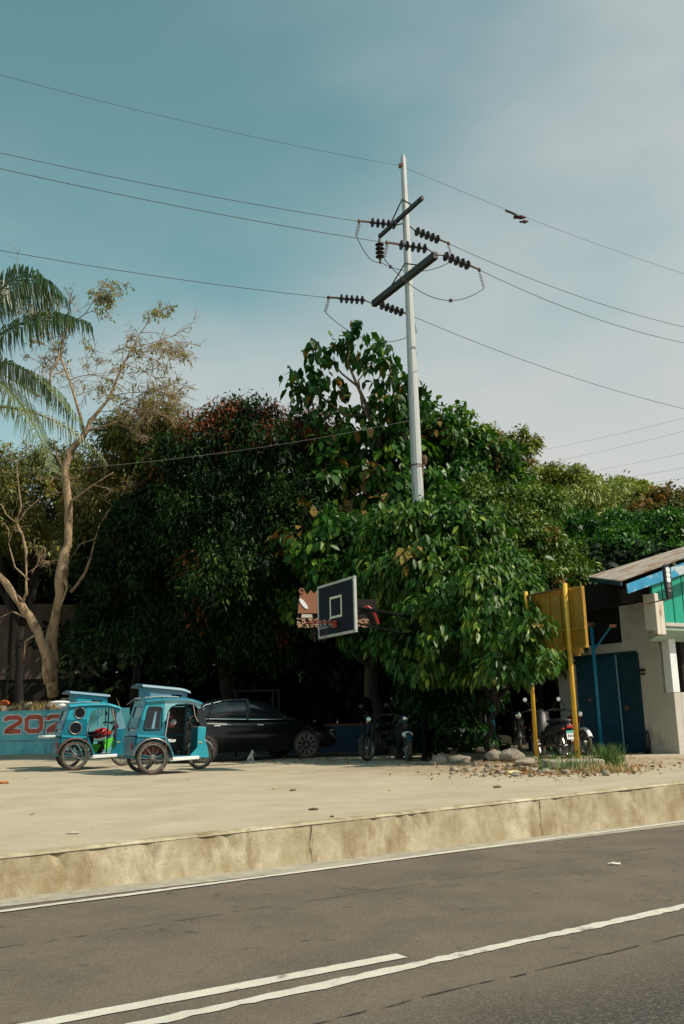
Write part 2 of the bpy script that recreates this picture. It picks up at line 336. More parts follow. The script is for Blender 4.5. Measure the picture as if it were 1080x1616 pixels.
SR = [-400,-120,-60]+[-30+.5*i for i in range(160)]+[55,70,120,400]
def edge_t(px, py, z): return st(grd(px, py, z))
m_gut = mat('gutter grit', (.33,.30,.24), .95, 0, .25, 8, bump=.5, bscale=60)
e1 = edge_t(0, 1441, RZ); e2 = edge_t(1080, 1296, RZ)
te = (e1[1]+e2[1])/2
tag(grid('gutter', SR, [te-.02, te*.5, -.01], lambda x, y, s, t: RZ+.004, m_gut), kind='structure')
m_road = mat('asphalt', (.126,.098,.070), .95, 0, .16, 1.6, bump=.45, bscale=160, c3=(.085,.066,.048), s3=1.3, t3=(.5,.72))
def road_tone():   # coarser, darker old surfacing on the near lane; chips and oil spots
    t = m_road.node_tree; b = t.nodes['Principled BSDF']; src = b.inputs['Base Color'].links[0].from_socket
    geo = t.nodes.new('ShaderNodeNewGeometry'); d = t.nodes.new('ShaderNodeVectorMath'); d.operation = 'DOT_PRODUCT'; d.inputs[1].default_value = V; t.links.new(geo.outputs['Position'], d.inputs[0])
    tk = Vector((K0.x, K0.y, 0)).dot(V); tl = st(grd(640, 1556, RZ))[1]
    r = t.nodes.new('ShaderNodeMapRange'); r.inputs['From Min'].default_value = tk+tl-.9; r.inputs['From Max'].default_value = tk+tl-.15; r.inputs['To Min'].default_value = 1; r.inputs['To Max'].default_value = 0
    t.links.new(d.outputs['Value'], r.inputs[0])
    n = t.nodes.new('ShaderNodeTexNoise'); n.inputs['Scale'].default_value = 38; n.inputs['Detail'].default_value = 4; t.links.new(geo.outputs['Position'], n.inputs['Vector'])
    c = t.nodes.new('ShaderNodeValToRGB'); e = c.color_ramp.elements; e[0].position = .35; e[0].color = (.035,.03,.025,1); e[1].position = .75; e[1].color = (.20,.16,.12,1); q = e.new(.6); q.color = (.055,.046,.038,1)
    t.links.new(n.outputs[0], c.inputs[0])
    x = t.nodes.new('ShaderNodeMix'); x.data_type = 'RGBA'; t.links.new(r.outputs[0], x.inputs[0]); t.links.new(src, x.inputs[6]); t.links.new(c.outputs[0], x.inputs[7])
    n2 = t.nodes.new('ShaderNodeTexNoise'); n2.inputs['Scale'].default_value = 5.5; n2.inputs['Detail'].default_value = 2; t.links.new(geo.outputs['Position'], n2.inputs['Vector'])
    r2 = t.nodes.new('ShaderNodeMapRange'); r2.inputs['From Min'].default_value = .66; r2.inputs['From Max'].default_value = .74; r2.inputs['To Max'].default_value = .6; t.links.new(n2.outputs[0], r2.inputs[0])
    y = t.nodes.new('ShaderNodeMix'); y.data_type = 'RGBA'; t.links.new(r2.outputs[0], y.inputs[0]); t.links.new(x.outputs[2], y.inputs[6]); y.inputs[7].default_value = (.035,.028,.02,1); t.links.new(y.outputs[2], b.inputs['Base Color'])
road_tone(); speck(m_road, 70, .52, .66, .45, (.25,.21,.16)); speck(m_road, 55, .55, .68, .5, (.045,.036,.028))
grid('road', SR, [-60,-30,-15]+[-8+.5*i for i in range(17)]+[.2], lambda x, y, s, t: RZ, m_road)
def paint(name, a, b, w, m, z, s0=None, s1=None, jag=.012, amp=1):
    A = grd(*a, RZ); B = grd(*b, RZ); d = (B-A); L = d.length; d.normalize(); nn = Vector((-d.y, d.x, 0))
    s0 = -30 if s0 is None else s0; s1 = L+60 if s1 is None else s1
    n = int((s1-s0)/.06); v = []; f = []
    for i in range(n+1):
        s = s0+(s1-s0)*i/n; c = A+d*s
        j1 = jag*(RNG.random()-.5)*2+jag*1.2*math.sin(s*5.3)*math.sin(s*2.1); j2 = jag*(RNG.random()-.5)*2
        for k, jj in ((-1, j1), (1, j2)):
            p = c+nn*(k*w/2+jj); v.append((p.x, p.y, RZ+z))
        if i: f.append((2*i-2, 2*i, 2*i+1, 2*i-1))
    return tag(meshobj(name, v, f, m), kind='structure')
m_line = mat('worn road paint', (.56,.53,.45), .8, 0, .1, 6, c3=(.24,.215,.18), s3=9, t3=(.6,.72), bump=.3, bscale=90)
paint('edge_line', (0, 1440), (1080, 1297), .075, m_line, .008, jag=.006)
paint('centre_line', (232, 1616), (1080, 1431), .085, m_line, .005, jag=.012)
A_ = grd(70, 1616, RZ); B_ = grd(634, 1509, RZ)
paint('dashed_centre_line', (70, 1616), (634, 1509), .10, m_line, .005, s0=-3.5, s1=(B_-A_).length, jag=.003)
m_tar = mat('tar seam', (.05,.04,.032), .7, 0, .3, 10)
def seam(a, b, s0, s1, w):
    A = grd(*a, RZ); B = grd(*b, RZ); d = (B-A).normalized(); nn = Vector((-d.y, d.x, 0)); mb = MB(); s = s0
    while s < s1:
        l = random.uniform(.05, .5); o = random.uniform(-.012, .012)
        ps = []
        n = 4
        for i in range(n+1):
            c = A+d*(s+l*i/n)+nn*(o+random.uniform(-.006, .006)); ww = w*random.uniform(.3, 1)*(0.3 if i in (0, n) else 1)
            ps.append((c-nn*ww, c+nn*ww))
        mb.add([q for p in ps for q in p], [(2*i, 2*i+2, 2*i+3, 2*i+1) for i in range(n)]); s += l*random.uniform(.95, 1.5)
    for q in mb.v: q.z = RZ+.0045
    tag(mb.build('tar_seam', m_tar), kind='structure')
seam((0, 1497), (660, 1396), -2, 5.5, .006)
seam((540, 1607), (980, 1500), -1, 2.6, .009)
# ---------------------------------------------------------------- foliage
def nrm(a): return a/np.maximum(np.linalg.norm(a, axis=1, keepdims=True), 1e-6)
def leaf_mesh(name, m, base, pos, outw, tone, ruddy, L, Wd, droop, flop=.45, fold=.18, parent=None):
    n = len(pos); R = RNG
    d = outw*.55 + R.normal(0, flop, (n, 3)); d[:, 2] -= droop; d = nrm(d)
    up = outw*.7 + R.normal(0, .45, (n, 3)); up[:, 2] += .75; up = nrm(up-d*np.sum(up*d, 1, keepdims=True))
    sd_ = np.cross(d, up); sz = R.uniform(.6, 1.25, (n, 1)); l = L*sz; w = Wd*sz*R.uniform(.8, 1.15, (n, 1))
    v = np.empty((n, 7, 3))
    v[:, 0] = pos; v[:, 1] = pos+d*l*.35+sd_*w*.5+up*w*fold; v[:, 2] = pos+d*l*.72+sd_*w*.38+up*w*fold*.6-np.array([0, 0, 1])*l*.04
    v[:, 3] = pos+d*l-np.array([0, 0, 1])*l*.14
    v[:, 4] = pos+d*l*.72-sd_*w*.38+up*w*fold*.6-np.array([0, 0, 1])*l*.04; v[:, 5] = pos+d*l*.35-sd_*w*.5+up*w*fold; v[:, 6] = pos+d*l*.5
    v = v.reshape(-1, 3)-np.array(base)
    b = (np.arange(n)*7)[:, None]
    q = np.concatenate([b+np.array([[0, 1, 2, 6]]), b+np.array([[6, 2, 3, 4]]), b+np.array([[0, 6, 4, 5]])], 1).reshape(-1, 4)
    me = bpy.data.meshes.new(name); me.vertices.add(len(v)); me.vertices.foreach_set('co', v.astype(np.float32).ravel())
    nf = len(q); me.loops.add(nf*4); me.loops.foreach_set('vertex_index', q.astype(np.int32).ravel())
    me.polygons.add(nf); me.polygons.foreach_set('loop_start', np.arange(0, nf*4, 4, dtype=np.int32))
    me.update(calc_edges=True)
    for nm, arr in (('tone', tone), ('ruddy', ruddy)):
        at_ = me.attributes.new(nm, 'FLOAT', 'POINT'); at_.data.foreach_set('value', np.repeat(arr, 7).astype(np.float32))
    me.materials.append(m); o = bpy.data.objects.new(name, me); COL.objects.link(o)
    if parent: o.parent = parent
    return o
def crown_points(blobs, clumps, per, cr_, seed, ruddy_fn=None, hang=0, inner=.25):
    """blobs: (centre, (rx,ry,rz), weight). Clumps lie on the blobs' shells; twigs fill the clumps."""
    R = np.random.default_rng(seed); pos = []; ow = []; tn = []; rd = []
    wts = np.array([b[2] if len(b) > 2 else b[1][0]*b[1][2] for b in blobs], float); wts /= wts.sum()
    for bi, b in enumerate(blobs):
        c = np.array(b[0]); r = np.array(b[1]); k = max(3, int(clumps*wts[bi]))
        dr = nrm(R.normal(0, 1, (k, 3))); dr[:, 2] = np.where(dr[:, 2] < -.5, -dr[:, 2]*.6, dr[:, 2]); rr = np.where(R.random(k) < inner, R.uniform(.2, .75, k), R.uniform(.72, 1.12, k))
        cc = c+dr*r*rr[:, None]
        for i in range(k):
            size = cr_*R.uniform(.55, 1.3); n = int(per*R.uniform(.6, 1.4))
            q = nrm(R.normal(0, 1, (n, 3)))*(R.random((n, 1))**.5)
            q[:, 2] *= .75; p = cc[i]+q*size
            if hang: p[:, 2] -= hang*R.random(n)**2*R.random()
            o = nrm(dr[i][None]*.6+q*.9)
            pos.append(p); ow.append(o); ct = R.uniform(0, .55); tn.append(np.clip(ct+R.normal(.15, .2, n), 0, 1))
            rv = ruddy_fn(cc[i], R) if ruddy_fn else 0
            rd.append(np.clip(rv*(R.random(n) < (.75 if rv > 0 else 0)), 0, 1))
    return np.concatenate(pos), np.concatenate(ow), np.concatenate(tn), np.concatenate(rd)
def branches(mb, base, tips, r0, seed, wig=.25):
    R = random.Random(seed)
    for t in tips:
        t = Vector(t); n = 6; pts = []; rs = []
        for i in range(n+1):
            f = i/n; p = base.lerp(t, f); p.z += .5*math.sin(f*3.14)*.6
            if 0 < i < n: p += Vector((R.uniform(-wig, wig), R.uniform(-wig, wig), R.uniform(-wig, wig)*.5))
            pts.append(p); rs.append(r0*(1-f)+.012)
        mb.tube(pts, rs, 6)
def tree(name, label, base, blobs, lm, bm, L, Wd, clumps, per, cr_, droop=.35, seed=1, trunk_r=.16, ruddy=None, hang=0, group=None, fork=.5, flop=.45, lean=(0, 0), inner=.25, nb=12, cat='tree'):
    base = Vector(base); base.z = gz(base.x, base.y)-.05 if base.z == 0 else base.z
    root = empty(name, base, 0, label, cat, group)
    cz = sum(b[0][2] for b in blobs)/len(blobs); cx = sum(b[0][0] for b in blobs)/len(blobs); cy = sum(b[0][1] for b in blobs)/len(blobs)
    mb = MB(); R = random.Random(seed+5); fk = base.lerp(Vector((cx, cy, cz)), fork); n = 7; pts = []; rs = []
    for i in range(n+1):
        f = i/n; p = base.lerp(fk, f)+Vector((R.uniform(-1, 1), R.uniform(-1, 1), 0))*.09*(0 < i < n); pts.append(p-base); rs.append(trunk_r*(1.35 if i == 0 else 1-.4*f))
    mb.tube(pts, rs, 9)
    tips = []
    for b in blobs:
        k = max(1, int(nb/len(blobs)))
        for _ in range(k):
            dd = Vector((R.gauss(0, 1), R.gauss(0, 1), R.gauss(.3, .8))).normalized(); tips.append(Vector((b[0][0]+dd.x*b[1][0]*.85, b[0][1]+dd.y*b[1][1]*.85, b[0][2]+dd.z*b[1][2]*.85))-base)
    branches(mb, fk-base, tips, trunk_r*.5, seed)
    mb.build('trunk', bm, root, smooth=True)
    pos, ow, tn, rd = crown_points(blobs, clumps, per, cr_, seed, ruddy, hang, inner)
    leaf_mesh('crown', lm, base, pos, ow, tn, rd, L, Wd, droop, flop, parent=root)
    return root
def B(px, py, Y, rx, rz, ry=None, w=None):      # a blob by place in the photo, depth and radii in metres
    p = at(px, py, Y); ry = ry or rx*.85
    return ((p.x, p.y, p.z), (rx, ry, rz)) if w is None else ((p.x, p.y, p.z), (rx, ry, rz), w)
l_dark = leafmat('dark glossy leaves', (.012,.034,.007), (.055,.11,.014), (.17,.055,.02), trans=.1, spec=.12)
l_olive = leafmat('olive leaves', (.11,.115,.022), (.27,.22,.035), (.30,.13,.03), trans=.25)
l_teak = leafmat('broad leaves', (.030,.10,.011), (.22,.32,.03), (.24,.13,.03), rough=.42, trans=.25, spec=.28)
l_fore = leafmat('hanging broad leaves', (.046,.12,.012), (.30,.36,.05), (.30,.20,.04), rough=.42, trans=.2, spec=.28)
l_fine = leafmat('small bright leaves', (.09,.16,.022), (.38,.42,.10), (.24,.10,.03), rough=.42, trans=.18, spec=.3)
l_shade = leafmat('shade darkened leaves', (.009,.018,.006), (.02,.035,.008), (.05,.03,.01), trans=.05, spec=.08)  # nearly black leaf colour stands in for deep shade
l_vivid = leafmat('vivid leaves', (.045,.14,.015), (.14,.27,.03), (.30,.11,.03), trans=.25)
l_yel = leafmat('yellow green leaves', (.20,.24,.035), (.38,.37,.07), (.30,.12,.04), trans=.2)
l_dry = leafmat('dry sparse leaves', (.17,.20,.03), (.40,.38,.07), (.36,.24,.05), trans=.3)

def top_ruddy(z, p=.6): return lambda c, R: 1.0 if c[2] > z+R.uniform(-.4, .4) and R.random() < p else (1.0 if R.random() < .03 else 0)
g1 = lambda px, Y: at(px, 1100, Y)*1
def gb(px, Y): p = at(px, 1140, Y); return Vector((p.x, p.y, 0))
zt = at(400, 655, 28).z
# dark spreading tree, left of centre
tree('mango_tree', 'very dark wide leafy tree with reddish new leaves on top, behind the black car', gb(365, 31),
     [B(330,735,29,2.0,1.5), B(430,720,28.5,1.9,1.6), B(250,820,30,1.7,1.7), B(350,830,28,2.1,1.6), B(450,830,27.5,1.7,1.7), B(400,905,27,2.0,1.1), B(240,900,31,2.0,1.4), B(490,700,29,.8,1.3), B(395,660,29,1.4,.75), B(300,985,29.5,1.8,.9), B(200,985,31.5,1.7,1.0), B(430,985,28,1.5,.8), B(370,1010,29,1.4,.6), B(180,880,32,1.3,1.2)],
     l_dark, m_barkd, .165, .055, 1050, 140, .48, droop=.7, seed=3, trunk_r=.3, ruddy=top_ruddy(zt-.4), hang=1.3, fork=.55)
tree('roadside_tree', 'olive and yellow leafed tree between the bare trunk and the very dark tree', gb(215, 33),
     [B(240,700,31,1.3,1.4), B(205,760,31,1.5,1.5), B(275,690,31,.9,1.0), B(185,690,32,1.0,1.0), B(160,820,32,1.5,1.4), B(240,790,31,1.3,1.3)],
     l_olive, m_barkd, .19, .06, 240, 95, .46, droop=.6, seed=8, trunk_r=.16, ruddy=lambda c, R: .8 if R.random() < .2 else 0, hang=.7)
tree('leafy_tree', 'dim olive tree at the left edge behind the pale crooked trunk', gb(30, 36),
     [B(30,780,34,2.2,1.8), B(110,800,35,1.8,1.7), B(-40,820,34,2.0,1.9), B(60,860,34,2.3,1.6), B(90,740,35,1.4,1.0), B(5,735,35,1.4,1.0)],
     l_olive, m_barkd, .19, .06, 260, 90, .5, droop=.6, seed=18, trunk_r=.2, hang=.6)
# centre tree with large leaves, sparse top against the sky
def bigleaf_top():
    base = gb(590, 28.5); root = empty('teak_tree', base, 0, 'tall tree with big heart shaped leaves and a sparse top left of the steel pole', 'tree')
    mb = MB(); D = 27.5
    br = [[(585,1100,28.5,.2),(588,900,28,.16),(590,760,D,.12),(598,690,D,.085),(585,655,D,.07),(565,610,D,.05),(548,570,D,.035),(556,535,D,.02),(560,505,D,.01)],
          [(585,655,D,.05),(545,655,D,.04),(505,625,D,.03),(480,610,D,.012)], [(565,610,D,.04),(540,590,D,.03),(510,555,D,.02),(490,545,D,.01)],
          [(598,690,D,.06),(572,640,27.2,.04),(566,600,27.2,.025),(590,570,27.2,.02),(605,560,27.2,.01)], [(598,690,D,.06),(622,620,D,.04),(612,560,D,.03)], [(598,690,D,.06),(640,650,28,.03),(655,600,28,.015)],
          [(545,655,D,.03),(525,690,D,.02),(500,700,D,.01)]]
    for b in br: mb.tube([at(x, y, Y)-base for x, y, Y, r in b], [q[3] for q in b], 7)
    mb.build('trunk', m_barkm, root, smooth=True)
    sp = [(560,512,.20,14),(548,535,.28,22),(575,530,.2,12),(530,545,.30,26),(515,560,.25,18),(495,545,.22,12),(488,560,.14,6),(560,560,.22,14),(590,560,.3,22),(610,570,.25,16),(575,590,.2,8),(470,588,.25,14),(462,605,.25,14),(478,615,.28,16),(500,590,.30,24),(508,605,.25,16),(490,625,.25,12),(605,535,.12,6),(612,560,.22,14),(600,600,.28,20),(615,620,.3,22),(590,640,.3,20),(630,590,.25,12),(640,620,.3,18),(535,600,.16,8),(545,612,.16,8),(640,660,.3,20),(615,660,.35,26),(585,680,.35,24),(560,650,.25,12),(530,655,.25,12),(520,690,.3,18),(545,680,.28,14),(668,610,.2,8),(630,640,.35,20),(575,645,.3,16),(605,690,.4,28),(555,700,.4,26),(520,640,.3,22),(495,660,.3,20),(530,620,.2,12),(590,665,.35,26),(625,640,.35,26),(650,640,.3,22),(672,640,.25,16),(640,600,.3,18),(600,620,.25,14),(565,720,.4,30),(520,720,.35,26),(640,700,.4,30),(470,640,.25,14)]
    pos = []; R = RNG
    for x, y, s, n in sp:
        c = np.array(at(x, y, D+R.uniform(-.5, .5))); pos.append(c+R.normal(0, s*.55, (int(n*1.3), 3)))
    pos = np.concatenate(pos); n1 = len(pos)
    tn = np.clip(R.normal(.3, .22, n1), 0, 1); rd = (R.random(n1) < .05)*1.
    ow = nrm(R.normal(0, 1, (n1, 3)))
    p2, o2, t2, r2 = crown_points([B(560,745,28,1.5,1.3), B(620,720,28.5,1.4,1.3), B(520,790,27.5,1.2,1.4), B(600,800,27.5,1.5,1.4), B(560,860,27,1.8,1.2), B(645,780,28,1.3,1.4), B(500,870,26.5,1.3,1.0)], 170, 34, .5, 77, lambda c, R: .8 if R.random() < .06 else 0, hang=.5)
    leaf_mesh('crown', l_teak, base, np.concatenate([pos, p2]), np.concatenate([ow, o2]), np.concatenate([tn, t2]), np.concatenate([rd, r2]), .34, .20, .95, flop=.42, fold=.12, parent=root)
bigleaf_top()
tree('broadleaf_tree', 'dense glossy green tree right behind the tall steel pole', gb(745, 31),
     [B(700,700,29.5,1.2,1.2), B(740,740,30,1.3,1.4), B(700,790,29.5,1.5,1.5), B(770,760,30.5,1.2,1.3), B(790,830,30,1.5,1.6), B(720,870,29,1.6,1.4), B(830,850,30,.9,1.2), B(680,660,30,.7,.7), B(855,905,29.5,.9,1.0), B(815,785,31,.7,.7)],
     l_teak, m_barkd, .25, .12, 330, 78, .46, droop=.7, seed=31, trunk_r=.25, ruddy=lambda c, R: .9 if R.random() < .05 else 0, hang=.6)
tree('slender_tree', 'small bushy vine covered tree top poking above the crowns right of the pole', gb(805, 34),
     [B(790,720,32,.75,.9), B(825,705,32,.55,.6), B(780,690,32,.5,.45), B(822,735,32,.5,.6), B(805,780,32,1.0,.9), B(765,690,32,.35,.35)],
     l_yel, m_barkd, .15, .055, 150, 85, .28, droop=.6, seed=35, trunk_r=.12, ruddy=lambda c, R: .9 if R.random() < .12 else 0, hang=.3)
# nearer crown that hides the foot of the pole
tree('drooping_tree', 'near tree with long hanging green leaves hiding the foot of the steel pole', gb(672, 22.8),
     [B(650,840,22.5,.85,.7), B(690,815,22.6,.8,.55), B(618,885,22.2,.6,.55), B(680,900,21.8,1.1,.8), B(740,840,22.3,.9,.8), B(760,910,21.5,1.0,.8), B(720,960,21.2,1.2,.7), B(636,950,22.3,.55,.6), B(700,1020,21.6,1.1,.5), B(610,1010,22,.4,.4), B(770,1010,21.4,.9,.45), B(640,1040,21.9,.6,.4), B(595,840,22.6,.45,.4)],
     l_fore, m_barkd, .215, .092, 330, 48, .32, droop=1.0, seed=41, trunk_r=.11, ruddy=lambda c, R: .8 if R.random() < .03 else 0, hang=.55, flop=.42, nb=26)
tree('drooping_tree', 'low hanging leafy boughs in front of the yellow backboard', gb(765, 20.6),
     [B(765,915,20,.6,.4), B(800,950,19.6,.75,.5), B(848,985,19.2,.5,.3), B(795,1000,19.5,.8,.4), B(735,1010,20,.8,.5), B(855,1032,19.1,.35,.22), B(760,960,20,.7,.5), B(820,1045,19.3,.5,.2), B(765,1050,19.6,.6,.25), B(690,1055,20.4,.6,.3), B(838,985,17.5,.28,.2), B(852,1034,17.3,.22,.16), B(815,1008,17.7,.38,.22), B(795,1045,18,.45,.22), B(772,975,18.5,.45,.3), B(828,1040,17.6,.25,.18)],
     l_fore, m_barkd, .21, .08, 330, 34, .25, droop=1.15, seed=45, trunk_r=.07, ruddy=lambda c, R: .7 if R.random() < .03 else 0, hang=.4, flop=.42, nb=26)
tree('shrubby_tree', 'bright small leafed tree between the yellow backboard and the far roof', gb(845, 25.5),
     [B(800,845,25,1.0,.9), B(845,870,25.3,.9,.9), B(885,900,25,.75,.7), B(770,890,24.5,.9,.7), B(830,915,24.3,1.0,.6), B(892,925,24.8,.5,.4), B(850,800,26,.8,.7), B(780,800,26,.9,.8), B(858,850,25.6,.5,.6)],
     l_fine, m_barkd, .15, .058, 330, 78, .36, droop=.35, seed=52, trunk_r=.16, ruddy=lambda c, R: .9 if R.random() < .05 else 0, hang=.2)
# gloomy undergrowth that closes the view beneath the crowns
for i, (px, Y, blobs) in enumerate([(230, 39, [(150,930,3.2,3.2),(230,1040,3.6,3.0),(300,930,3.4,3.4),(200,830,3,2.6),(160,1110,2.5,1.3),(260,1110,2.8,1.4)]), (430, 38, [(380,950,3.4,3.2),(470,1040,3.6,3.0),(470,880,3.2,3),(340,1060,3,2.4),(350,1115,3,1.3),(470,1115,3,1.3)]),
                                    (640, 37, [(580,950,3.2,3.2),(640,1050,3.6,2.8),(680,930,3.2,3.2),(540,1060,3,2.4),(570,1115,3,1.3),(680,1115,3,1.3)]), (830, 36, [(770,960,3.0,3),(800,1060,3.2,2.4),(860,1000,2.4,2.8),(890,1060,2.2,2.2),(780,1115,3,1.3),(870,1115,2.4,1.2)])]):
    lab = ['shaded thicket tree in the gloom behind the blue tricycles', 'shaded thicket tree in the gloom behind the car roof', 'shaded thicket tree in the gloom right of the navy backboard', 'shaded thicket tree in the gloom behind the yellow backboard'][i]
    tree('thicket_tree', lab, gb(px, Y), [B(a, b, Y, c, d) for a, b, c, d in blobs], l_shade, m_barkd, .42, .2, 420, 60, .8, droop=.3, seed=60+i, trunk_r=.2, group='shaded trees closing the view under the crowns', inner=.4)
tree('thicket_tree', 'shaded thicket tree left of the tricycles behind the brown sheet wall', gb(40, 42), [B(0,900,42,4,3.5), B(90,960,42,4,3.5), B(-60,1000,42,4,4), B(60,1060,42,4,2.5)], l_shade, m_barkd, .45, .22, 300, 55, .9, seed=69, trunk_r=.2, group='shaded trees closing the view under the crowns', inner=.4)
tree('thicket_tree', 'added shade casting thicket tree behind the blue doored building', gb(960, 35), [B(930,980,34,2.2,2.6), B(1000,990,35,2.8,2.4), B(1080,1000,35,3,3), B(900,1050,33,1.8,2.2)], l_shade, m_barkd, .4, .2, 240, 60, .8, seed=68, trunk_r=.2, group='shaded trees closing the view under the crowns', inner=.4)  # mostly hidden tree, added to shade the thicket from the right
# crowns added between the near boughs and the pole trees to cast shade
tree('shade_caster_tree', 'added shade casting leafy tree between the car and the drooping boughs', gb(600, 25.5), [B(600,930,24.6,1.3,1.1), B(560,880,25.5,1.4,1.1), B(530,950,26,1.2,1.0), B(620,860,24.8,1.0,1.0), B(585,1000,25.2,1.2,.7)], l_teak, m_barkd, .26, .13, 180, 60, .5, droop=.8, seed=81, trunk_r=.16, hang=.5)
tree('shade_caster_tree', 'added shade casting leafy tree right behind the near drooping boughs', gb(730, 25.5), [B(720,920,24.6,1.6,1.3), B(780,950,24,1.5,1.2), B(740,860,26.5,1.6,1.2), B(690,1000,24.5,1.5,.9), B(800,1020,24,1.5,.8), B(830,960,25.5,1.3,1.1)], l_teak, m_barkd, .26, .13, 260, 60, .55, droop=.7, seed=82, trunk_r=.16, hang=.4)
tree('shade_caster_tree', 'added shade casting leafy tree behind the shaded blue post', gb(700, 30), [B(640,960,29,2.0,1.6), B(720,980,29.5,2.0,1.6), B(800,960,29,1.9,1.6), B(560,1000,30,1.8,1.3)], l_shade, m_barkd, .34, .17, 260, 60, .7, seed=83, trunk_r=.2, hang=.4)
tree('shaded_bush', 'dark leafy bush low in the shade between the scooter and the shaded blue post', gb(700, 21.6), [B(690,1120,21.4,.75,.6), B(735,1150,21,.6,.45), B(665,1165,21.8,.4,.38), B(700,1070,21.8,.9,.5), B(655,1110,22,.4,.6), B(750,1090,21.2,.5,.4)], leafmat('dim bush leaves', (.012,.045,.008), (.03,.10,.012), (.08,.02,.01), spec=.15), m_barkd, .17, .085, 120, 60, .33, droop=.6, seed=91, trunk_r=.05, nb=10, cat='bush')
# hillside at the right
tree('hill_tree', 'flat topped pale tree highest on the far hill', gb(885, 112), [B(885,758,110,3.4,1.5), B(912,768,110,3.4,1.3), B(868,775,110,2.4,1.4), B(945,782,112,5,1.6), B(985,795,112,4,1.5)], l_yel, m_barkd, .45, .2, 260, 80, 1.0, seed=70, trunk_r=.35)
tree('hill_tree', 'feathery yellow green bamboo like tree on the hillside, left of middle', gb(930, 92), [B(925,810,90,4.0,2.8), B(975,800,92,4,2.4), B(895,810,92,2.6,2.2), B(955,835,88,4,2.6)], l_yel, m_barkd, .5, .13, 260, 100, 1.1, droop=.8, seed=71, trunk_r=.3)
tree('hill_tree', 'dark rounded green tree on the hillside behind the fine leafed tree', gb(925, 62), [B(910,860,60,2.2,2.2), B(950,870,60,2.4,2.0), B(890,840,62,1.8,1.6), B(925,900,58,2.6,1.8), B(895,900,58,2.0,1.8)], l_teak, m_barkd, .34, .17, 260, 80, .7, seed=72, trunk_r=.25)
tree('hill_tree', 'vivid green tree rising over the zinc roof', gb(1010, 52), [B(985,880,50,2.0,1.5), B(1030,855,51,2.1,1.6), B(1070,860,51,1.7,1.5), B(1005,835,53,1.7,1.3), B(1050,890,50,2.4,1.2), B(960,890,50,1.4,1.4)], l_vivid, m_barkd, .30, .14, 260, 90, .6, seed=73, trunk_r=.22)
tree('hill_tree', 'rust tinged bushy tree on the skyline at the right edge', gb(1050, 84), [B(1030,805,82,2.6,1.6), B(1070,800,82,2.8,1.7), B(1010,825,82,2.4,1.6), B(1100,805,83,3,2), B(1060,830,80,3.0,1.8)], l_olive, m_barkd, .45, .2, 190, 70, .8, seed=74, trunk_r=.3, ruddy=lambda c, R: .9 if R.random() < .55 else 0)
tree('hill_tree', 'light green skyline tree between the bamboo like tree and the rust tinged one', gb(1000, 98), [B(975,790,96,2.6,2.0), B(1005,790,97,1.6,1.8), B(1035,795,97,2.0,1.4), B(990,815,95,3,2)], l_yel, m_barkd, .5, .22, 170, 60, .8, seed=75, trunk_r=.3)
tree('hill_tree', 'dark tree low behind the roof at the right edge', gb(1100, 66), [B(1080,850,66,3,2.4), B(1060,880,64,3,2), B(1120,850,66,3,3)], l_dark, m_barkd, .4, .2, 170, 70, .8, seed=76, trunk_r=.25)
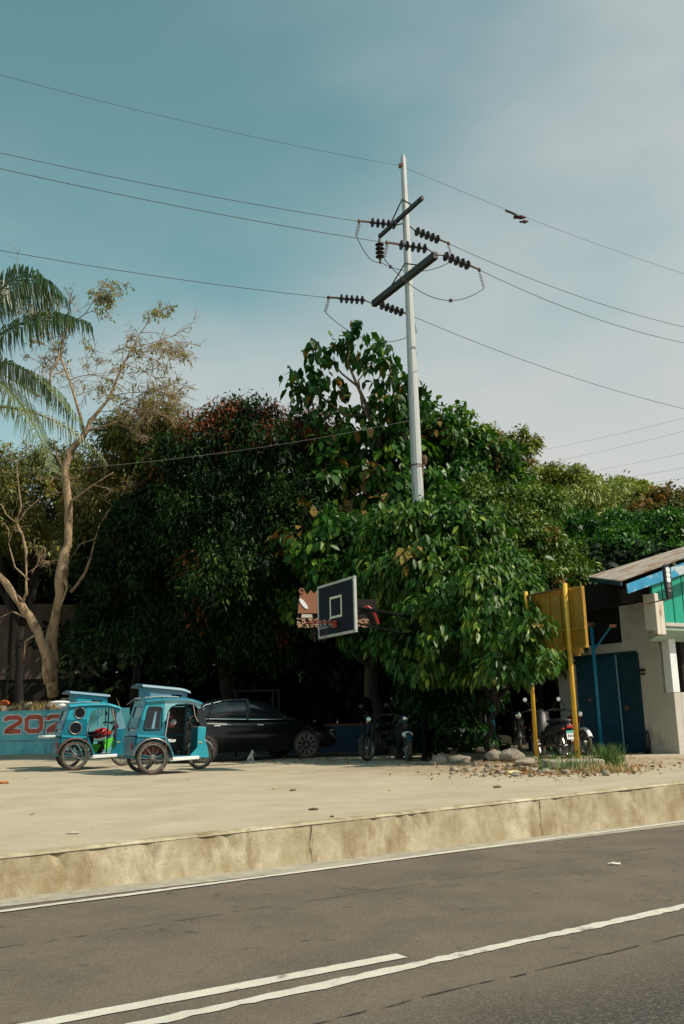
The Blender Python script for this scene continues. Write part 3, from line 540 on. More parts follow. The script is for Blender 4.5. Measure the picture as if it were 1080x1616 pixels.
# ---------------------------------------------------------------- steel pole and lines
def power_pole():
    PB = at(661, 810, 26); PB.z = 0; top = at(632, 250, 26).z
    r = empty('utility_pole', PB, 0, 'tall pale steel pole with two slanting crossarms and strings of dark insulators', 'utility pole')
    mb = MB(); mb.tube([(0, 0, -.1), (0, 0, top*.5), (0, 0, top)], [.225, .155, .085], 12); mb.lathe([(0, .05), (.12, .05), (.14, .001)], (0, 0, top), (0, 0, 1), 12)
    mb.build('pole', m_pole, r)
    z = 5
    while z < top-.5:
        a = (.6 if int(z/.45) % 2 else -2.5); q = .2-.1*z/top; MB().tube([(math.cos(a)*q, math.sin(a)*q, z), (math.cos(a)*(q+.07), math.sin(a)*(q+.07), z)], .008, 5).build('step_bolt', m_steel, r); z += .45

    mb = MB(); q = at(662, 735, 26)-PB; mb.tube([q+Vector((.06, -.02, .35)), q+Vector((.1, -.04, 0)), q+Vector((.09, -.04, -.3))], .03, 6); mb.ball(q+Vector((.16, -.05, .15)), (.07, .05, .16), 8, 6); mb.lathe([(-.02, .2), (.02, .2)], (0, 0, q.z), (0, 0, 1), 14)
    mb.build('rusty_clamp', m_rust, r)
    az = rad(-28); da = Vector((math.sin(az), math.cos(az), 0)); na = Vector((da.y, -da.x, 0)); A = PB+Vector((0, 0, 0))
    off = -na*.16+Vector((0, 0, 0))
    def arm(p1, p2, w, h):
        a = onp(*p1, PB+off, na); b = onp(*p2, PB+off, na); m = (a.z+b.z)/2; a.z = b.z = m
        mb = MB(); mb.bar(a-PB, b-PB, w, h)
        o = mb.build('crossarm', m_arm, r, bevel=.008); return a, b
    lo_far, lo_near = arm((590, 481), (688, 401), .16, .20); up_far, up_near = arm((599, 379), (667, 306), .09, .12)
    def brace(a, b, zz):
        mb = MB(); c = Vector((PB.x, PB.y, zz)); m1 = a.lerp(b, .22); m2 = a.lerp(b, .80)
        mb.tube([c-PB+na*-.1, m1-PB], .022, 6); mb.tube([c-PB+na*-.1, m2-PB], .022, 6); mb.build('brace', m_arm, r)
    brace(lo_far, lo_near, at(638, 417, 26).z); brace(up_far, up_near, at(633, 316, 26).z)
    uL = Vector((math.sin(rad(71)), math.cos(rad(71)), 0)); nL = Vector((uL.y, -uL.x, 0)); nR = Vector((U.y, -U.x, 0))
    def string(E, px0, px1, n, ndisc=5, gap=.0):
        a = onp(*px0, E, n); b = onp(*px1, E, n); d = (b-a); L = d.length; d.normalize()
        mb = MB(); mb.tube([E-PB, a-PB], .018, 6); st_ = L/ndisc; prof = [(0, .03)]
        for k in range(ndisc):
            s = k*st_; prof += [(s+.1*st_, .04), (s+.28*st_, .065), (s+.42*st_, .135), (s+.56*st_, .14), (s+.62*st_, .10), (s+.66*st_, .045), (s+.98*st_, .03)]
        mb.lathe(prof, a-PB, d, 16); mb.build('insulator_string', m_ins, r, smooth=False)
        mb = MB(); e = b+d*.34; mb.tube([b-PB, e-PB], .02, 6); mb.tube([b-PB+Vector((0,0,.04)), e-PB+Vector((0,0,.03))], .012, 6); mb.ball(e-PB, (.05, .05, .07), 8, 6)
        hx = []
        for k in range(40):
            t = k/39; hx.append(e-PB+Vector((0, 0, -.08-.42*t))+na*(.04*math.cos(t*38))+d*(.12*t+.04*math.sin(t*38)))
        mb.tube(hx, .009, 4); mb.build('line_clamp', m_rust, r); return e, hx[-1]+PB
    cen = onp(634, 358, PB, na); cen = Vector((PB.x, PB.y, cen.z))
    lines = []
    e1, j1 = string(lo_near, (675, 393), (629, 386), nL, 5); e2, j2 = string(lo_near, (700, 403), (742, 420), nR, 5)
    e3, j3 = string(lo_far, (576, 474), (535, 471), nL, 5); e4, j4 = string(lo_far, (600, 481), (637, 494), nR, 5)
    e5, j5 = string(cen, (626, 355), (584, 351), nL, 5); e6, j6 = string(cen, (655, 364), (694, 379), nR, 5)
    # hanging string at the far end of the upper arm
    mb = MB(); a = up_far-PB+Vector((0, 0, -.08)); prof = [(0, .03)]
    for k in range(4): s = .12+k*.135; prof += [(s, .04), (s+.04, .06), (s+.06, .135), (s+.075, .14), (s+.09, .05)]
    prof.append((.75, .03)); mb.lathe(prof, a, (0, 0, -1), 16); mb.build('insulator_string', m_ins, r)
    hang = up_far+Vector((0, 0, -.86))
    mb = MB(); mb.ball(hang-PB, .05, 8, 6); mb.build('line_clamp', m_rust, r)
    def jump(p, q, sag, via=None):
        mb = MB(); n = 22; pts = []
        if via:
            k1 = (p, via, .25); k2 = (via, q, .35)
            for a_, b_, sg in (k1, k2):
                for i in range(n+1): f = i/n; c = a_.lerp(b_, f); c.z -= sg*4*f*(1-f); pts.append(c-PB)
        else:
            for i in range(n+1): f = i/n; c = p.lerp(q, f); c.z -= sag*4*f*(1-f); pts.append(c-PB)
        mb.tube(pts, .012, 5); m = pts[len(pts)//2+3]; mb.box(m, (.09, .09, .07)); mb.build('jumper_wire', m_wire, r)
    jump(j1, j2, .75); jump(j3, j4, .6); jump(j5, j6, .3, hang)
    # wires
    def wire(E, px, n, label, rad_=.0095, ext=2.2, sag=.25, group='conductors of the steel pole'):
        b = onp(*px, E, n); d = b-E; far = E+d*ext
        far.z += 0 if ext < 1.1 else .03*(far-E).length
        mb = MB(); pts = []
        for i in range(31):
            f = i/30*ext; c = E+d*f; c.z += sag*4*(f-.5)**2-sag if f <= 1 else sag*1.2*(f-1)*ext; pts.append(c-E)
        mb.tube(pts, rad_, 5); o = mb.build('power_line', m_wire, None, smooth=True); o.location = E; tag(o, label, 'cable', group)
    wire(e1, (0, 266), nL, 'conductor left of the pole, the middle one, just under the next', sag=.1); wire(e2, (1080, 541), nR, 'conductor right of the pole from the near end of the lower crossarm')
    wire(e3, (0, 395), nL, 'lowest conductor left of the pole, to the far end of the lower crossarm', sag=.1); wire(e4, (1080, 645), nR, 'lowest conductor right of the pole')
    wire(e5, (0, 241), nL, 'conductor left of the pole from the middle insulators, above its twin', sag=.1); wire(e6, (1080, 516), nR, 'conductor right of the pole from the middle insulators')
    T = Vector((PB.x, PB.y, at(629, 263, 26).z))-na*.1
    mb = MB(); mb.box(T-PB, (.12, .12, .1)); mb.tube([T-PB, T-PB+na*.1], .02, 6); mb.build('top_bracket', m_rust, r)
    wire(T, (0, 118), nL, 'topmost wire, left of the pole head', .006, sag=.15); wire(T, (1080, 432), nR, 'topmost wire, right of the pole head', .006, sag=.15)
    s = onp(820, 343, T, nR); g_ = empty('kite_scrap', s, 0, 'dark red tattered scrap snagged on the topmost wire', 'debris')
    mb = MB(); mb.ball((0, 0, 0), (.2, .06, .06), 9, 6, .3); mb.ball((.17, .12, -.10), (.14, .05, .05), 9, 6, .35); mb.tube([(-.5, -.3, .09), (-.25, -.15, .07), (0, 0, 0)], .035, 6); mb.build('rag', mat('dull red rag', (.05, .012, .01), .8, 0, .4, 9), g_)
power_pole()
def cable(name, pts, r_, m, label, sag=0, group=None, cat='cable'):
    p0 = pts[0]; mb = MB(); q = []
    for i in range(25):
        f = i/24; c = pts[0].lerp(pts[1], f); c.z -= sag*4*f*(1-f); q.append(c-p0)
    mb.tube(q, r_, 5); o = mb.build(name, m, None, smooth=True); o.location = p0; tag(o, label, cat, group)
cable('service_cable', [at(-160, 752, 23.5), at(645, 664, 25.8)], .0065, m_wireL, 'thin pale cable strung low across the tree crowns to the pole', sag=.35)
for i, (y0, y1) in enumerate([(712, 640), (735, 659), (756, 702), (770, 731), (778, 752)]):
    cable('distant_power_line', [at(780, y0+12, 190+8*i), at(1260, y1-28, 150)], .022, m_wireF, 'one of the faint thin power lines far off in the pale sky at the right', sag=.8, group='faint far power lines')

# ---------------------------------------------------------------- building at the right
CB = grd(1073, 1187, .05); CB.z = 0
bld = empty('roadside_house', CB, AZU, 'plastered roadside building with blue doors, green cladding above and a rusty zinc roof', 'building')
Ri = Matrix.Rotation(-AZU, 3, 'Z')
def LW(px, py, x=0): q = Ri @ (onp(px, py, CB+U*x, U)-CB); return q.y, q.z
def FW(px, py, y=0): q = Ri @ (onp(px, py, CB+V*y, V)-CB); return q.x, q.z
def house():
    yc = LW(1047, 1093)[0]; zc = LW(1060, 1093)[1]; yd1, zd = LW(1005, 1030); yd0 = LW(906, 1060)[0]; yend = LW(893, 1100)[0]; zt = LW(1035, 948)[1]; yr0, zr1 = LW(978, 975); yr1, zr0 = LW(905, 1016)
    zr0 = LW(960, 1016)[1]
    print('house', dict(yc=yc, zc=zc, yd1=yd1, zd=zd, yd0=yd0, yend=yend, zt=zt, zr1=zr1, zr0=zr0))
    th = .22; X = lambda a, b, z0, z1, mb: mb.span((0, a, z0), (th, b, z1))
    mb = MB(); X(0, yc, -.3, zc, mb); X(yc, yd1, -.3, zt, mb); X(yd1, yr0, zd, zt, mb); X(yr0, yend, zd, zr0, mb); X(yd0, yend, -.3, zd, mb)
    yb = yend
    mb.span((th, -.0, -.3), (9, th, zc)) # facade counter wall
    mb.span((9-th, th, -.3), (9, yb, zt)); mb.span((0, yb, -.3), (9, yb+th, zt)); mb.span((1.9, th, -.3), (2.1, yb, zt))
    o = mb.build('wall', m_plast, bld, bevel=.012)
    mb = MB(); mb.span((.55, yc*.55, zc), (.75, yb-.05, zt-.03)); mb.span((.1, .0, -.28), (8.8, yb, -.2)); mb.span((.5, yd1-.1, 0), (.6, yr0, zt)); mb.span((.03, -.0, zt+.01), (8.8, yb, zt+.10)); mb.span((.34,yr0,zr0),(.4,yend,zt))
    mb.build('dark_interior', m_barkd, bld)  # dark panels behind the openings stand in for the unlit inside
    # blue sheet doors
    ym = LW(972, 1100)[0]
    for nm, a, b, m, dx in (('door', yd1+.02, ym, m_blued, .12), ('door', ym, yd0, mat('blue door paint', (.006,.065,.11), .6, 0, .2, 3), .06)):
        mb = MB(); mb.span((dx, a, 0.02), (dx+.04, b-.02, zd)); k = a+.25
        while k < b-.1: mb.span((dx-.012, k, .04), (dx, k+.05, zd-.02)); k += .32
        mb.build(nm, m, bld)
    mb = MB(); mb.span((-.01, yd1-.05, .0), (.1, yd1, zd)); mb.span((-.01, yd1, zd), (.1, yd0, zd+.05)); mb.build('door_frame', m_blued, bld); mb = MB(); mb.span((.03, ym-.3, .95), (.07, ym-.2, 1.05)); mb.build('door_handle', m_rust, bld)
    a0 = LW(984, 1178)[0]; mb = MB(); mb.tube([(.03, a0, .02), (.03, LW(970, 1035)[0], zd)], .022, 8); mb.build('door_bar', m_pale, bld)
    # meter, vent
    a, z = LW(1014, 1058); mb = MB(); mb.span((-.05, a-.09, z-.02), (0, a+.09, z+.03)); mb.span((-.05, a-.08, z-.10), (0, a+.08, z-.07)); mb.build('wall_vent', m_dark, bld)
    mb = MB(); a, z = LW(1055, 1090); mb.span((-.02, LW(1064, 1090)[0], zc+.003), (.2, LW(1052, 1090)[0], LW(1056, 1003)[1])); mb.build('window_jamb', m_white, bld, bevel=.01)
    # ledge and little balcony at the corner
    xl, zl = FW(1043, 1000, -.35); x0, z0 = FW(1048, 984, -.35)
    mb = MB(); mb.add([(x0, -.36, z0-.14), (9.2, -.36, z0-.16), (9.2, .1, z0-.34), (x0, .1, z0-.34), (x0, -.36, z0-.06), (9.2, -.36, z0-.06), (9.2, .1, z0-.06), (x0, .1, z0-.06)], [(0,3,2,1),(4,5,6,7),(0,1,5,4),(1,2,6,5),(2,3,7,6),(3,0,4,7)]); mb.build('canopy', mat('pale green canopy', (.30,.42,.36), .7, 0, .15, 3), bld, bevel=.01)
    mb = MB(); mb.span((x0, -.40, z0-.06), (9.2, .1, z0+.02)); mb.build('ledge', m_plast, bld, bevel=.01)
    xa, za = FW(1031, 945, -.38); xb, zb = FW(1047, 1002, -.38)
    mb = MB(); mb.span((xa, -.42, zb), (xa+.12, -.1, za+.12)); mb.span((xa+.12, -.42, zb), (xa+.27, -.1, za-.02)); mb.span((xa+.0, -.41, zb+.0), (xa+.26, -.12, zb+.12)); mb.build('corner_post', mat('rust streaked plaster', (.60,.55,.46), .85, 0, .1, 3, c3=(.28,.09,.03), s3=1.4, t3=(.56,.66), stretch=(3,3,.8), bump=.2), bld, bevel=.015)
    gx, gz_ = FW(1028, 960, -.1); zt2 = FW(1080, 905, -.1)[1]
    mb = MB(); k = xa+.3
    fx0, fz0 = FW(990, 937, -.55); fx1, fz1 = FW(1080, 905, -.55); tz = lambda x: fz0+(x-fx0)*(fz1-fz0)/(fx1-fx0)+.12
    while k < 4.5: q = min(k+.30, 4.5); mb.prism([(k, z0), (q, z0), (q, tz(q)), (k, tz(k))], -.12, -.09); k += .335
    mb.prism([(xa+.3, z0), (4.5, z0), (4.5, tz(4.5)), (xa+.3, tz(xa+.3))], -.089, -.05)
    mb.build('cladding', m_grn, bld)
    # fascia (rises to the right) and roof sheet, seen because the sheet climbs away from the road
    fa = FW(990, 937, -.55); fb = FW(1080, 905, -.55); fc = FW(1080, 883, -.55); fd = FW(988, 922, -.55)
    sl = (fb[1]-fa[1])/(fb[0]-fa[0]); e = 3.2
    print('fascia', fa, fb, fc, fd, sl)
    mb = MB(); mb.prism([fa, (fb[0]+e, fb[1]+e*sl), (fc[0]+e, fc[1]+e*sl), fd], -.58, -.55); mb.build('fascia', m_blue, bld)
    def on_roof(px, py, y): q = FW(px, py, y); return Vector((q[0], y, q[1]))
    a = on_roof(979, 916, -.55); b = on_roof(1080, 879, -.55); y2 = LW(930, 915, -.5)[0]
    c = on_roof(929, 910, y2); d = on_roof(1080, 863, y2)
    b = a+(b-a)*1.0; b += (b-a).normalized()*4; d += (d-c).normalized()*4
    mb = MB(); n = 40; rows = []
    for i in range(n+1):
        f = i/n; p = a.lerp(c, f); q = b.lerp(d, f); zz = Vector((0, 0, .012*(-1)**i)); rows.append([p+zz, q+zz, q+zz-Vector((0, 0, .03)), p+zz-Vector((0, 0, .03))])
    mb.loft(rows); mb.build('roof', m_roof, bld)
    print('roof', a, b, c, d)
    mb = MB(); mb.add([a+Vector((.0,-.01,-.03)), c+Vector((0,0,-.03)), c+Vector((0,0,-.11)), a+Vector((0,-.01,-.11)), a+Vector((.04,-.01,-.03)), c+Vector((.04,0,-.03)), c+Vector((.04,0,-.11)), a+Vector((.04,-.01,-.11))], [(0,1,2,3),(7,6,5,4),(0,4,5,1),(1,5,6,2),(2,6,7,3),(3,7,4,0)]); mb.build('eave_board', m_blued, bld)
    # gable infill under the roof so no sky shows
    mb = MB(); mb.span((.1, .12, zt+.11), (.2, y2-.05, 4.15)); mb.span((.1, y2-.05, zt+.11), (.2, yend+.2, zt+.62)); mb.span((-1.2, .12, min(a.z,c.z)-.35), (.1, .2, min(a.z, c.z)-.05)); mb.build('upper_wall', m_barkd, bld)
    # hanging sign
    sx, szt = FW(1051, 890, -1.0); _, szb = FW(1050, 948, -1.0); w = .10
    sg = empty('hanging_sign', CB+U*sx-V*1.0+Vector((0, 0, szb)), AZU, 'upright black rounded sign with white discs in front of the blue fascia', 'sign')
    h = szt-szb; pr = [(w*math.cos(t), h-w*1.0+w*1.0*math.sin(t)) for t in [math.pi*k/12 for k in range(13)]]+[(-w*.95, h*.5), (-w*.55, w*.4), (w*.55, w*.4), (w*.95, h*.5)]
    mb = MB(); mb.prism(pr, -.03, .03); mb.build('sign_board', m_dark, sg, bevel=.008)
    mb = MB()
    for k, zz in enumerate([.83, .70, .57]): mb.lathe([(0, .001), (0, .062), (.006, .062), (.006, .001)], (0, -.037, h*zz), (0, 1, 0), 20)
    mb.build('white_disc', m_white, sg)
    mb = MB(); mb.span((-.05, -.036, h*.36), (.05, -.031, h*.46)); mb.span((-.045, -.036, h*.24), (.045, -.031, h*.31)); mb.build('label_strip', m_steel, sg)
    mb = MB(); mb.tube([(0, 0, .05), (-.1, .45, .0), (-.25, .62, 0)], .014, 6); mb.tube([(-.02, 0, .05), (-.02, 0, .28)], .016, 6); mb.build('bracket', m_rust, sg)
house()
# dark pipe stub leaning on the wall
a, z = LW(1025, 1160); q = CB+V*a-U*.08; o = MB().tube([(0, 0, 0), (0, 0, .3), (.0, 0, .42), (0, 0, .5)], [.06, .06, .05, .03], 10).build('bottle', m_dark, None, smooth=True); o.location = (q.x, q.y, gz(q.x, q.y)); tag(o, 'dark upright bottle standing at the foot of the plastered wall', 'bottle')

# ---------------------------------------------------------------- painted wall, bank, brown sheet wall
def stroke(name, ch, x, z, w, h, t, y, m, par):
    if ch == '2': pts = [(.10,.70),(.12,.80),(.24,.88),(.76,.88),(.88,.78),(.88,.64),(.80,.56),(.30,.28),(.16,.16),(.16,.12),(.92,.12)]
    else: pts = [(.5,.88),(.26,.88),(.12,.76),(.12,.24),(.26,.12),(.74,.12),(.88,.24),(.88,.76),(.74,.88),(.5,.88)]
    t *= h; P3 = [Vector((x+(a-.5)*w, 0, z+b*h)) for a, b in pts]; n = len(P3); v = []; cl = ch == '0'
    for i in range(n):
        a = P3[i-1] if i else (P3[n-2] if cl else P3[0]*2-P3[1]); c = P3[i+1] if i < n-1 else (P3[1] if cl else P3[-1]*2-P3[-2])
        d1 = (P3[i]-a).normalized(); d2 = (c-P3[i]).normalized(); n1 = Vector((-d1.z, 0, d1.x)); n2 = Vector((-d2.z, 0, d2.x)); q = (n1+n2).normalized(); k = min(1.6, 1/max(.3, q.dot(n1)))
        e = (d2*-t*.5*.3 if i == 0 else d1*t*.5*.3 if i == n-1 else Vector()) if not cl else Vector()
        if name == 'digit_outline' and not cl and i in (0, n-1): e = (-d2 if i == 0 else d1)*.06*h
        elif not cl: e = Vector()
        for s in (-1, 1): p = P3[i]+q*s*t*.5*k+e; v.append((p.x, y, p.z))
    f = [(2*i, 2*i+1, 2*i+3, 2*i+2) for i in range(n-1)]
    meshobj(name, v, f, m, par)
def blue_wall():
    b = grd(60, 1190, 0); a = Vector((-19.5, b.y+.9, 0)); d = (b-a); d.z = 0; d.normalize(); L = 15.5
    h = at(50, 1121, a.lerp(b, .8).y).z
    n_ = d.cross(Vector((0, 0, 1)))                # towards the camera
    ang = math.atan2(d.y, d.x)
    r = empty('painted_wall', a, ang, 'long low light blue wall with the big red number 2022', 'wall')
    mb = MB(); mb.span((0, 0, -.2), (L, .2, h)); mb.build('wall_body', mat('light blue wall paint', (.14,.56,.63), .7, 0, .15, 1.5, c2=(.26,.64,.68), c3=(.06,.42,.52), s3=.7, t3=(.5,.7), bump=.1), r)
    mb = MB(); mb.span((0, -.012, h*.29), (L, -.001, h*.325)); mb.build('wall_joint', mat('faded joint', (.25,.36,.38), .8, 0, .3, 3), r)
    Ri2 = Matrix.Rotation(-ang, 3, 'Z')
    def pos(px, py): q = Ri2 @ (onp(px, py, a, n_)-a); return q.x, q.z
    mw = mat('white lettering', (.8,.82,.82), .7, 0, .1, 6); mr = mat('red lettering', (.68,.08,.045), .7, 0, .25, 3, c2=(.75,.17,.09))
    x0, zb = pos(21, 1158); x1, zt_ = pos(54, 1128); hgt = zt_-zb
    for i, (ch, px) in enumerate((('2', 21), ('0', 54), ('2', 88), ('2', 121))):
        x = pos(px, 1140)[0]
        dw = (pos(36, 1140)[0]-pos(6, 1140)[0])
        stroke('digit_outline', ch, x, zb, dw, hgt, .36, -.006, mw, r); stroke('digit', ch, x, zb, dw, hgt, .235, -.010, mr, r)
    print('wall', h, a, b, ang)
    # bank of rubble behind it
    def bz(x, y, s=0, t=0):
        return h-.12+.10*math.sin(x*2.1)*math.sin(y*1.7)+.25*sm((y-a.y-1)/8)+random.uniform(-.04, .04)
    v = []; f = []; nx, ny = 60, 14
    for i in range(nx):
        for j in range(ny):
            p = a+d*(-4+i*.33)-n_*(.2+j*.7 if j < 8 else .2+5+(j-7)*2.4); v.append((p.x, p.y, bz(p.x, p.y) if j else h-.06))
    for i in range(nx-1):
        for j in range(ny-1): f.append((i*ny+j, (i+1)*ny+j, (i+1)*ny+j+1, i*ny+j+1))
    tag(meshobj('bank', v, f, mat('rubble bank soil', (.24,.18,.10), .95, 0, .3, 5, c2=(.38,.31,.2), bump=.8, bscale=9), smooth=True), kind='structure')
    R = random.Random(3)
    for i in range(34):
        p = a+d*(4.0+R.random()*6.2)-n_*(.35+R.random()*1.1); s = R.uniform(.07, .2)
        o = MB().ball((0, 0, 0), (s*1.3, s, s*.7), 8, 5, .25).build('rubble_stone', m_stone, None); o.location = (p.x, p.y, h-.05+R.uniform(0, .22)); o.rotation_euler = (R.random(), R.random(), R.random()*6)
        tag(o, 'pale stone in the rubble heap on top of the blue wall', 'stone', 'rubble stones above the blue wall')
    p = at(6, 1110, a.y+.7); o = MB().ball((0, 0, 0), (.22, .16, .12), 10, 7, .15).build('orange_bag', mat('orange plastic', (.62,.12,.03), .5), None, smooth=True); o.location = p; tag(o, 'crumpled orange bag lying on the rubble above the blue wall', 'bag')
    return a, d, n_, h
WA, WD, WN, WH = blue_wall()
def dry_weeds(name, label, c, n, hgt, spread, m, cat='weeds', lean=.4, seed=0, w=.012):
    R = random.Random(seed); mb = MB()
    for i in range(n):
        p = Vector((R.gauss(0, spread[0]), R.gauss(0, spread[1]), 0)); l = hgt*R.uniform(.4, 1.1); dx, dy = R.uniform(-lean, lean)*l, R.uniform(-lean, lean)*l; a = R.uniform(0, 3.14); s = Vector((math.cos(a), math.sin(a), 0))*w
        q = p+Vector((dx*.4, dy*.4, l*.6)); t = p+Vector((dx, dy, l))
        mb.add([p-s, p+s, q+s*.7, q-s*.7, t], [(0, 1, 2, 3), (3, 2, 4)])
    o = mb.build(name, m, None); o.location = c; return tag(o, label, cat)
m_dryg = mat('dry grass', (.36,.26,.11), .9, 0, .3, 9); m_gr = mat('green grass', (.10,.17,.035), .7, 0, .4, 9)
p = WA+WD*8.6-WN*.7; dry_weeds('dry_weeds', 'tuft of dry brown weeds on the bank above the blue wall', (p.x, p.y, WH-.05), 420, .42, (.8, .3), m_dryg, seed=5)
p = WA+WD*9.5+WN*.12; dry_weeds('dry_weeds', 'thin dead twigs at the foot of the blue wall by the tricycle', (p.x, p.y, 0), 60, .6, (.35, .05), m_barkd, seed=6, w=.006)
def sheet_wall():
    Y = 37; a = at(-120, 955, Y); b = at(155, 957, Y+1.0); zb = at(150, 1068, Y).z
    ang = math.atan2(b.y-a.y, b.x-a.x); L = Vector((b.x-a.x, b.y-a.y)).length
    r = empty('sheet_shed', (a.x, a.y, zb), ang, 'brown stained sheet wall of a shed behind the crooked pale trunks', 'shed')
    H = a.z-zb; mb = MB(); k = 0
    while k < L:
        w = min(random.uniform(.9, 1.15), L-k); mb.span((k, random.uniform(0, .02), 0), (k+w-.01, .06, H+random.uniform(-.02, .04))); k += w
    mb.build('wall_panel', m_tin, r); mb = MB(); mb.span((-.1, .07, -1.2), (L, 3, -.02)); mb.build('plinth', m_barkd, r); mb = MB()
    for k in range(5): mb.span((k*L/4-.06, -.05, -1), (k*L/4+.02, .0, H))
    mb.build('post', m_barkd, r)
    mb = MB(); mb.span((L-.06, .07, 0), (L, 3, H)); mb.build('side_wall', m_tin, r)
    p = at(115, 1078, 34); o = MB().lathe([(0, .13), (.18, .2), (.4, .38), (.41, .36)], (0, 0, 0), (0, 0, 1), 14).build('concrete_funnel', m_conc, None, smooth=True); o.location = (p.x, p.y, WH-.05+.02); tag(o, 'grey concrete planter flaring upward behind the blue tricycle roof', 'planter')
sheet_wall()

# ---------------------------------------------------------------- pale bare trees and palm at the left
def pale_tree(name, label, base, limbs, twig_from, seed, nleaf, leafm, spread=1.0, tw=.5, L=.11):
    root = empty(name, base, 0, label, 'tree'); mb = MB(); R = random.Random(seed)
    for l in limbs:
        pts = [at(x, y, Y)-base for x, y, Y, r in l]; rs = [q[3]*(.86 if q[3] > .1 else .7) for q in l]; P2 = []; R2 = []
        for i in range(len(pts)-1):
            for k in range(3):
                f = k/3; P2.append(pts[i].lerp(pts[i+1], f)+Vector((R.uniform(-1, 1), R.uniform(-1, 1), R.uniform(-1, 1)))*rs[i]*.22); R2.append((rs[i]*(1-f)+rs[i+1]*f)*R.uniform(.9, 1.12))
        P2.append(pts[-1]); R2.append(rs[-1]); mb.tube(P2, R2, 8)
    mb.build('trunk', m_bark, root, smooth=True)
    ends = []
    def grow(p, d, l, r, dep):
        n = 4; pts = [p]; dd = d.copy()
        for i in range(n):
            dd = (dd+Vector((R.gauss(0, .16), R.gauss(0, .16), R.gauss(-.05, .12)))).normalized(); pts.append(pts[-1]+dd*l*.68/n)
        mb.tube(pts, [max(.0065, r*(1-.17*i)) for i in range(n+1)], 4, False)
        if dep < 3:
            for q in pts[2:]: ends.append(q)
        if dep > 0:
            for k in range(R.choice((3, 3, 4))):
                j = R.randint(1, n); nd = (dd+Vector((R.gauss(0, .5), R.gauss(0, .5), R.gauss(0, .35)))).normalized(); grow(pts[j], nd, l*R.uniform(.5, .8), r*.5, dep-1)
    for (x, y, Y, tx, ty, l, r) in twig_from:
        mb = MB(); p = at(x, y, Y); q = at(tx, ty, Y); grow(p-base, (q-p).normalized(), l, r, 4 if nleaf > 500 else 3); mb.build('branch', m_bark, root)
    E = np.array([tuple(e) for e in ends]); idx = RNG.integers(0, len(E), max(4, nleaf//7)); idx = np.repeat(idx, 7)
    pos = E[idx]+RNG.normal(0, .09, (len(idx), 3))+np.array(base)
    leaf_mesh('crown', leafm, base, pos, nrm(RNG.normal(0, 1, (len(idx), 3))), np.clip(RNG.normal(.55, .25, len(idx)), 0, 1), (RNG.random(len(idx)) < .15)*1., L, .05, .6, parent=root)
bt = at(78, 1108, 30.5)
pale_tree('bare_tree', 'tall pale barked tree with a nearly leafless fan of twigs left of the dark crowns', bt,
  [[(84,1100,30.5,.22),(82,1010,30,.20),(92,955,29.6,.17),(98,905,29.5,.23),(106,860,29.5,.155),(110,805,29.5,.145),(104,745,29.5,.13),(110,710,29.5,.125),(132,690,29.5,.12),(142,665,29.5,.09),(170,632,29.5,.07),(195,575,29.5,.045),(222,525,29.5,.02)],
   [(134,690,29.5,.085),(128,660,29.2,.07),(110,600,29,.055),(95,562,29,.045),(82,540,29,.03)], [(95,562,29,.06),(80,590,29,.05),(78,625,29,.03)], [(96,562,29,.05),(102,520,29,.035),(135,495,29,.025),(152,468,29,.012)],
   [(138,680,29.5,.06),(178,668,29.5,.045),(235,650,29.5,.03),(290,635,29.5,.012)], [(108,795,29.5,.07),(125,782,29.3,.055),(148,765,29,.03),(180,745,29,.02)],
   [(112,935,30,.07),(135,905,30,.065),(148,862,30,.05),(156,832,30,.055),(178,798,30,.05),(200,765,30,.04),(218,728,30,.02)], [(150,850,30,.03),(128,858,30,.02),(112,880,30,.015)], [(62,626,29,.05),(30,605,29,.035),(0,588,29,.02)], [(100,905,29.4,.11),(106,930,29.4,.05),(92,965,29.5,.03)],
   [(104,745,29.5,.07),(90,720,29.5,.04),(84,690,29.3,.02)]],
  [(222,525,29.5,250,500,1.2,.022),(195,575,29.5,240,530,1.9,.022),(170,632,29.5,235,590,2.2,.02),(152,468,29,175,445,.8,.012),(135,495,29,195,470,1.0,.014),(102,520,29,75,500,1.1,.016),(110,600,29,165,575,1.9,.02),(235,650,29.5,280,600,1.5,.015),(82,540,29,55,490,1.7,.018),(185,605,29.5,215,620,1.6,.018),(200,765,30,240,730,1.5,.015),(178,798,30,150,770,1.2,.012),(148,765,29,190,780,1.2,.012),(78,625,29,60,560,1.6,.016),(120,625,29,175,600,1.6,.016),(195,575,29.5,185,530,1.3,.018),(96,562,29,120,505,1.6,.018),(142,665,29.5,200,655,1.8,.016),(208,550,29.5,262,540,1.9,.02),(222,525,29.5,270,520,1.5,.016),(195,575,29.5,250,585,1.9,.018),(178,668,29.5,230,610,2.0,.018),(235,650,29.5,270,620,1.3,.014),(170,632,29.5,150,560,2.0,.02),(135,495,29,150,470,.8,.012),(110,600,29,70,560,1.8,.018),(152,650,29.5,215,640,1.8,.018)],
  12, 3000, l_dry)
b2 = at(72, 1085, 29.8)
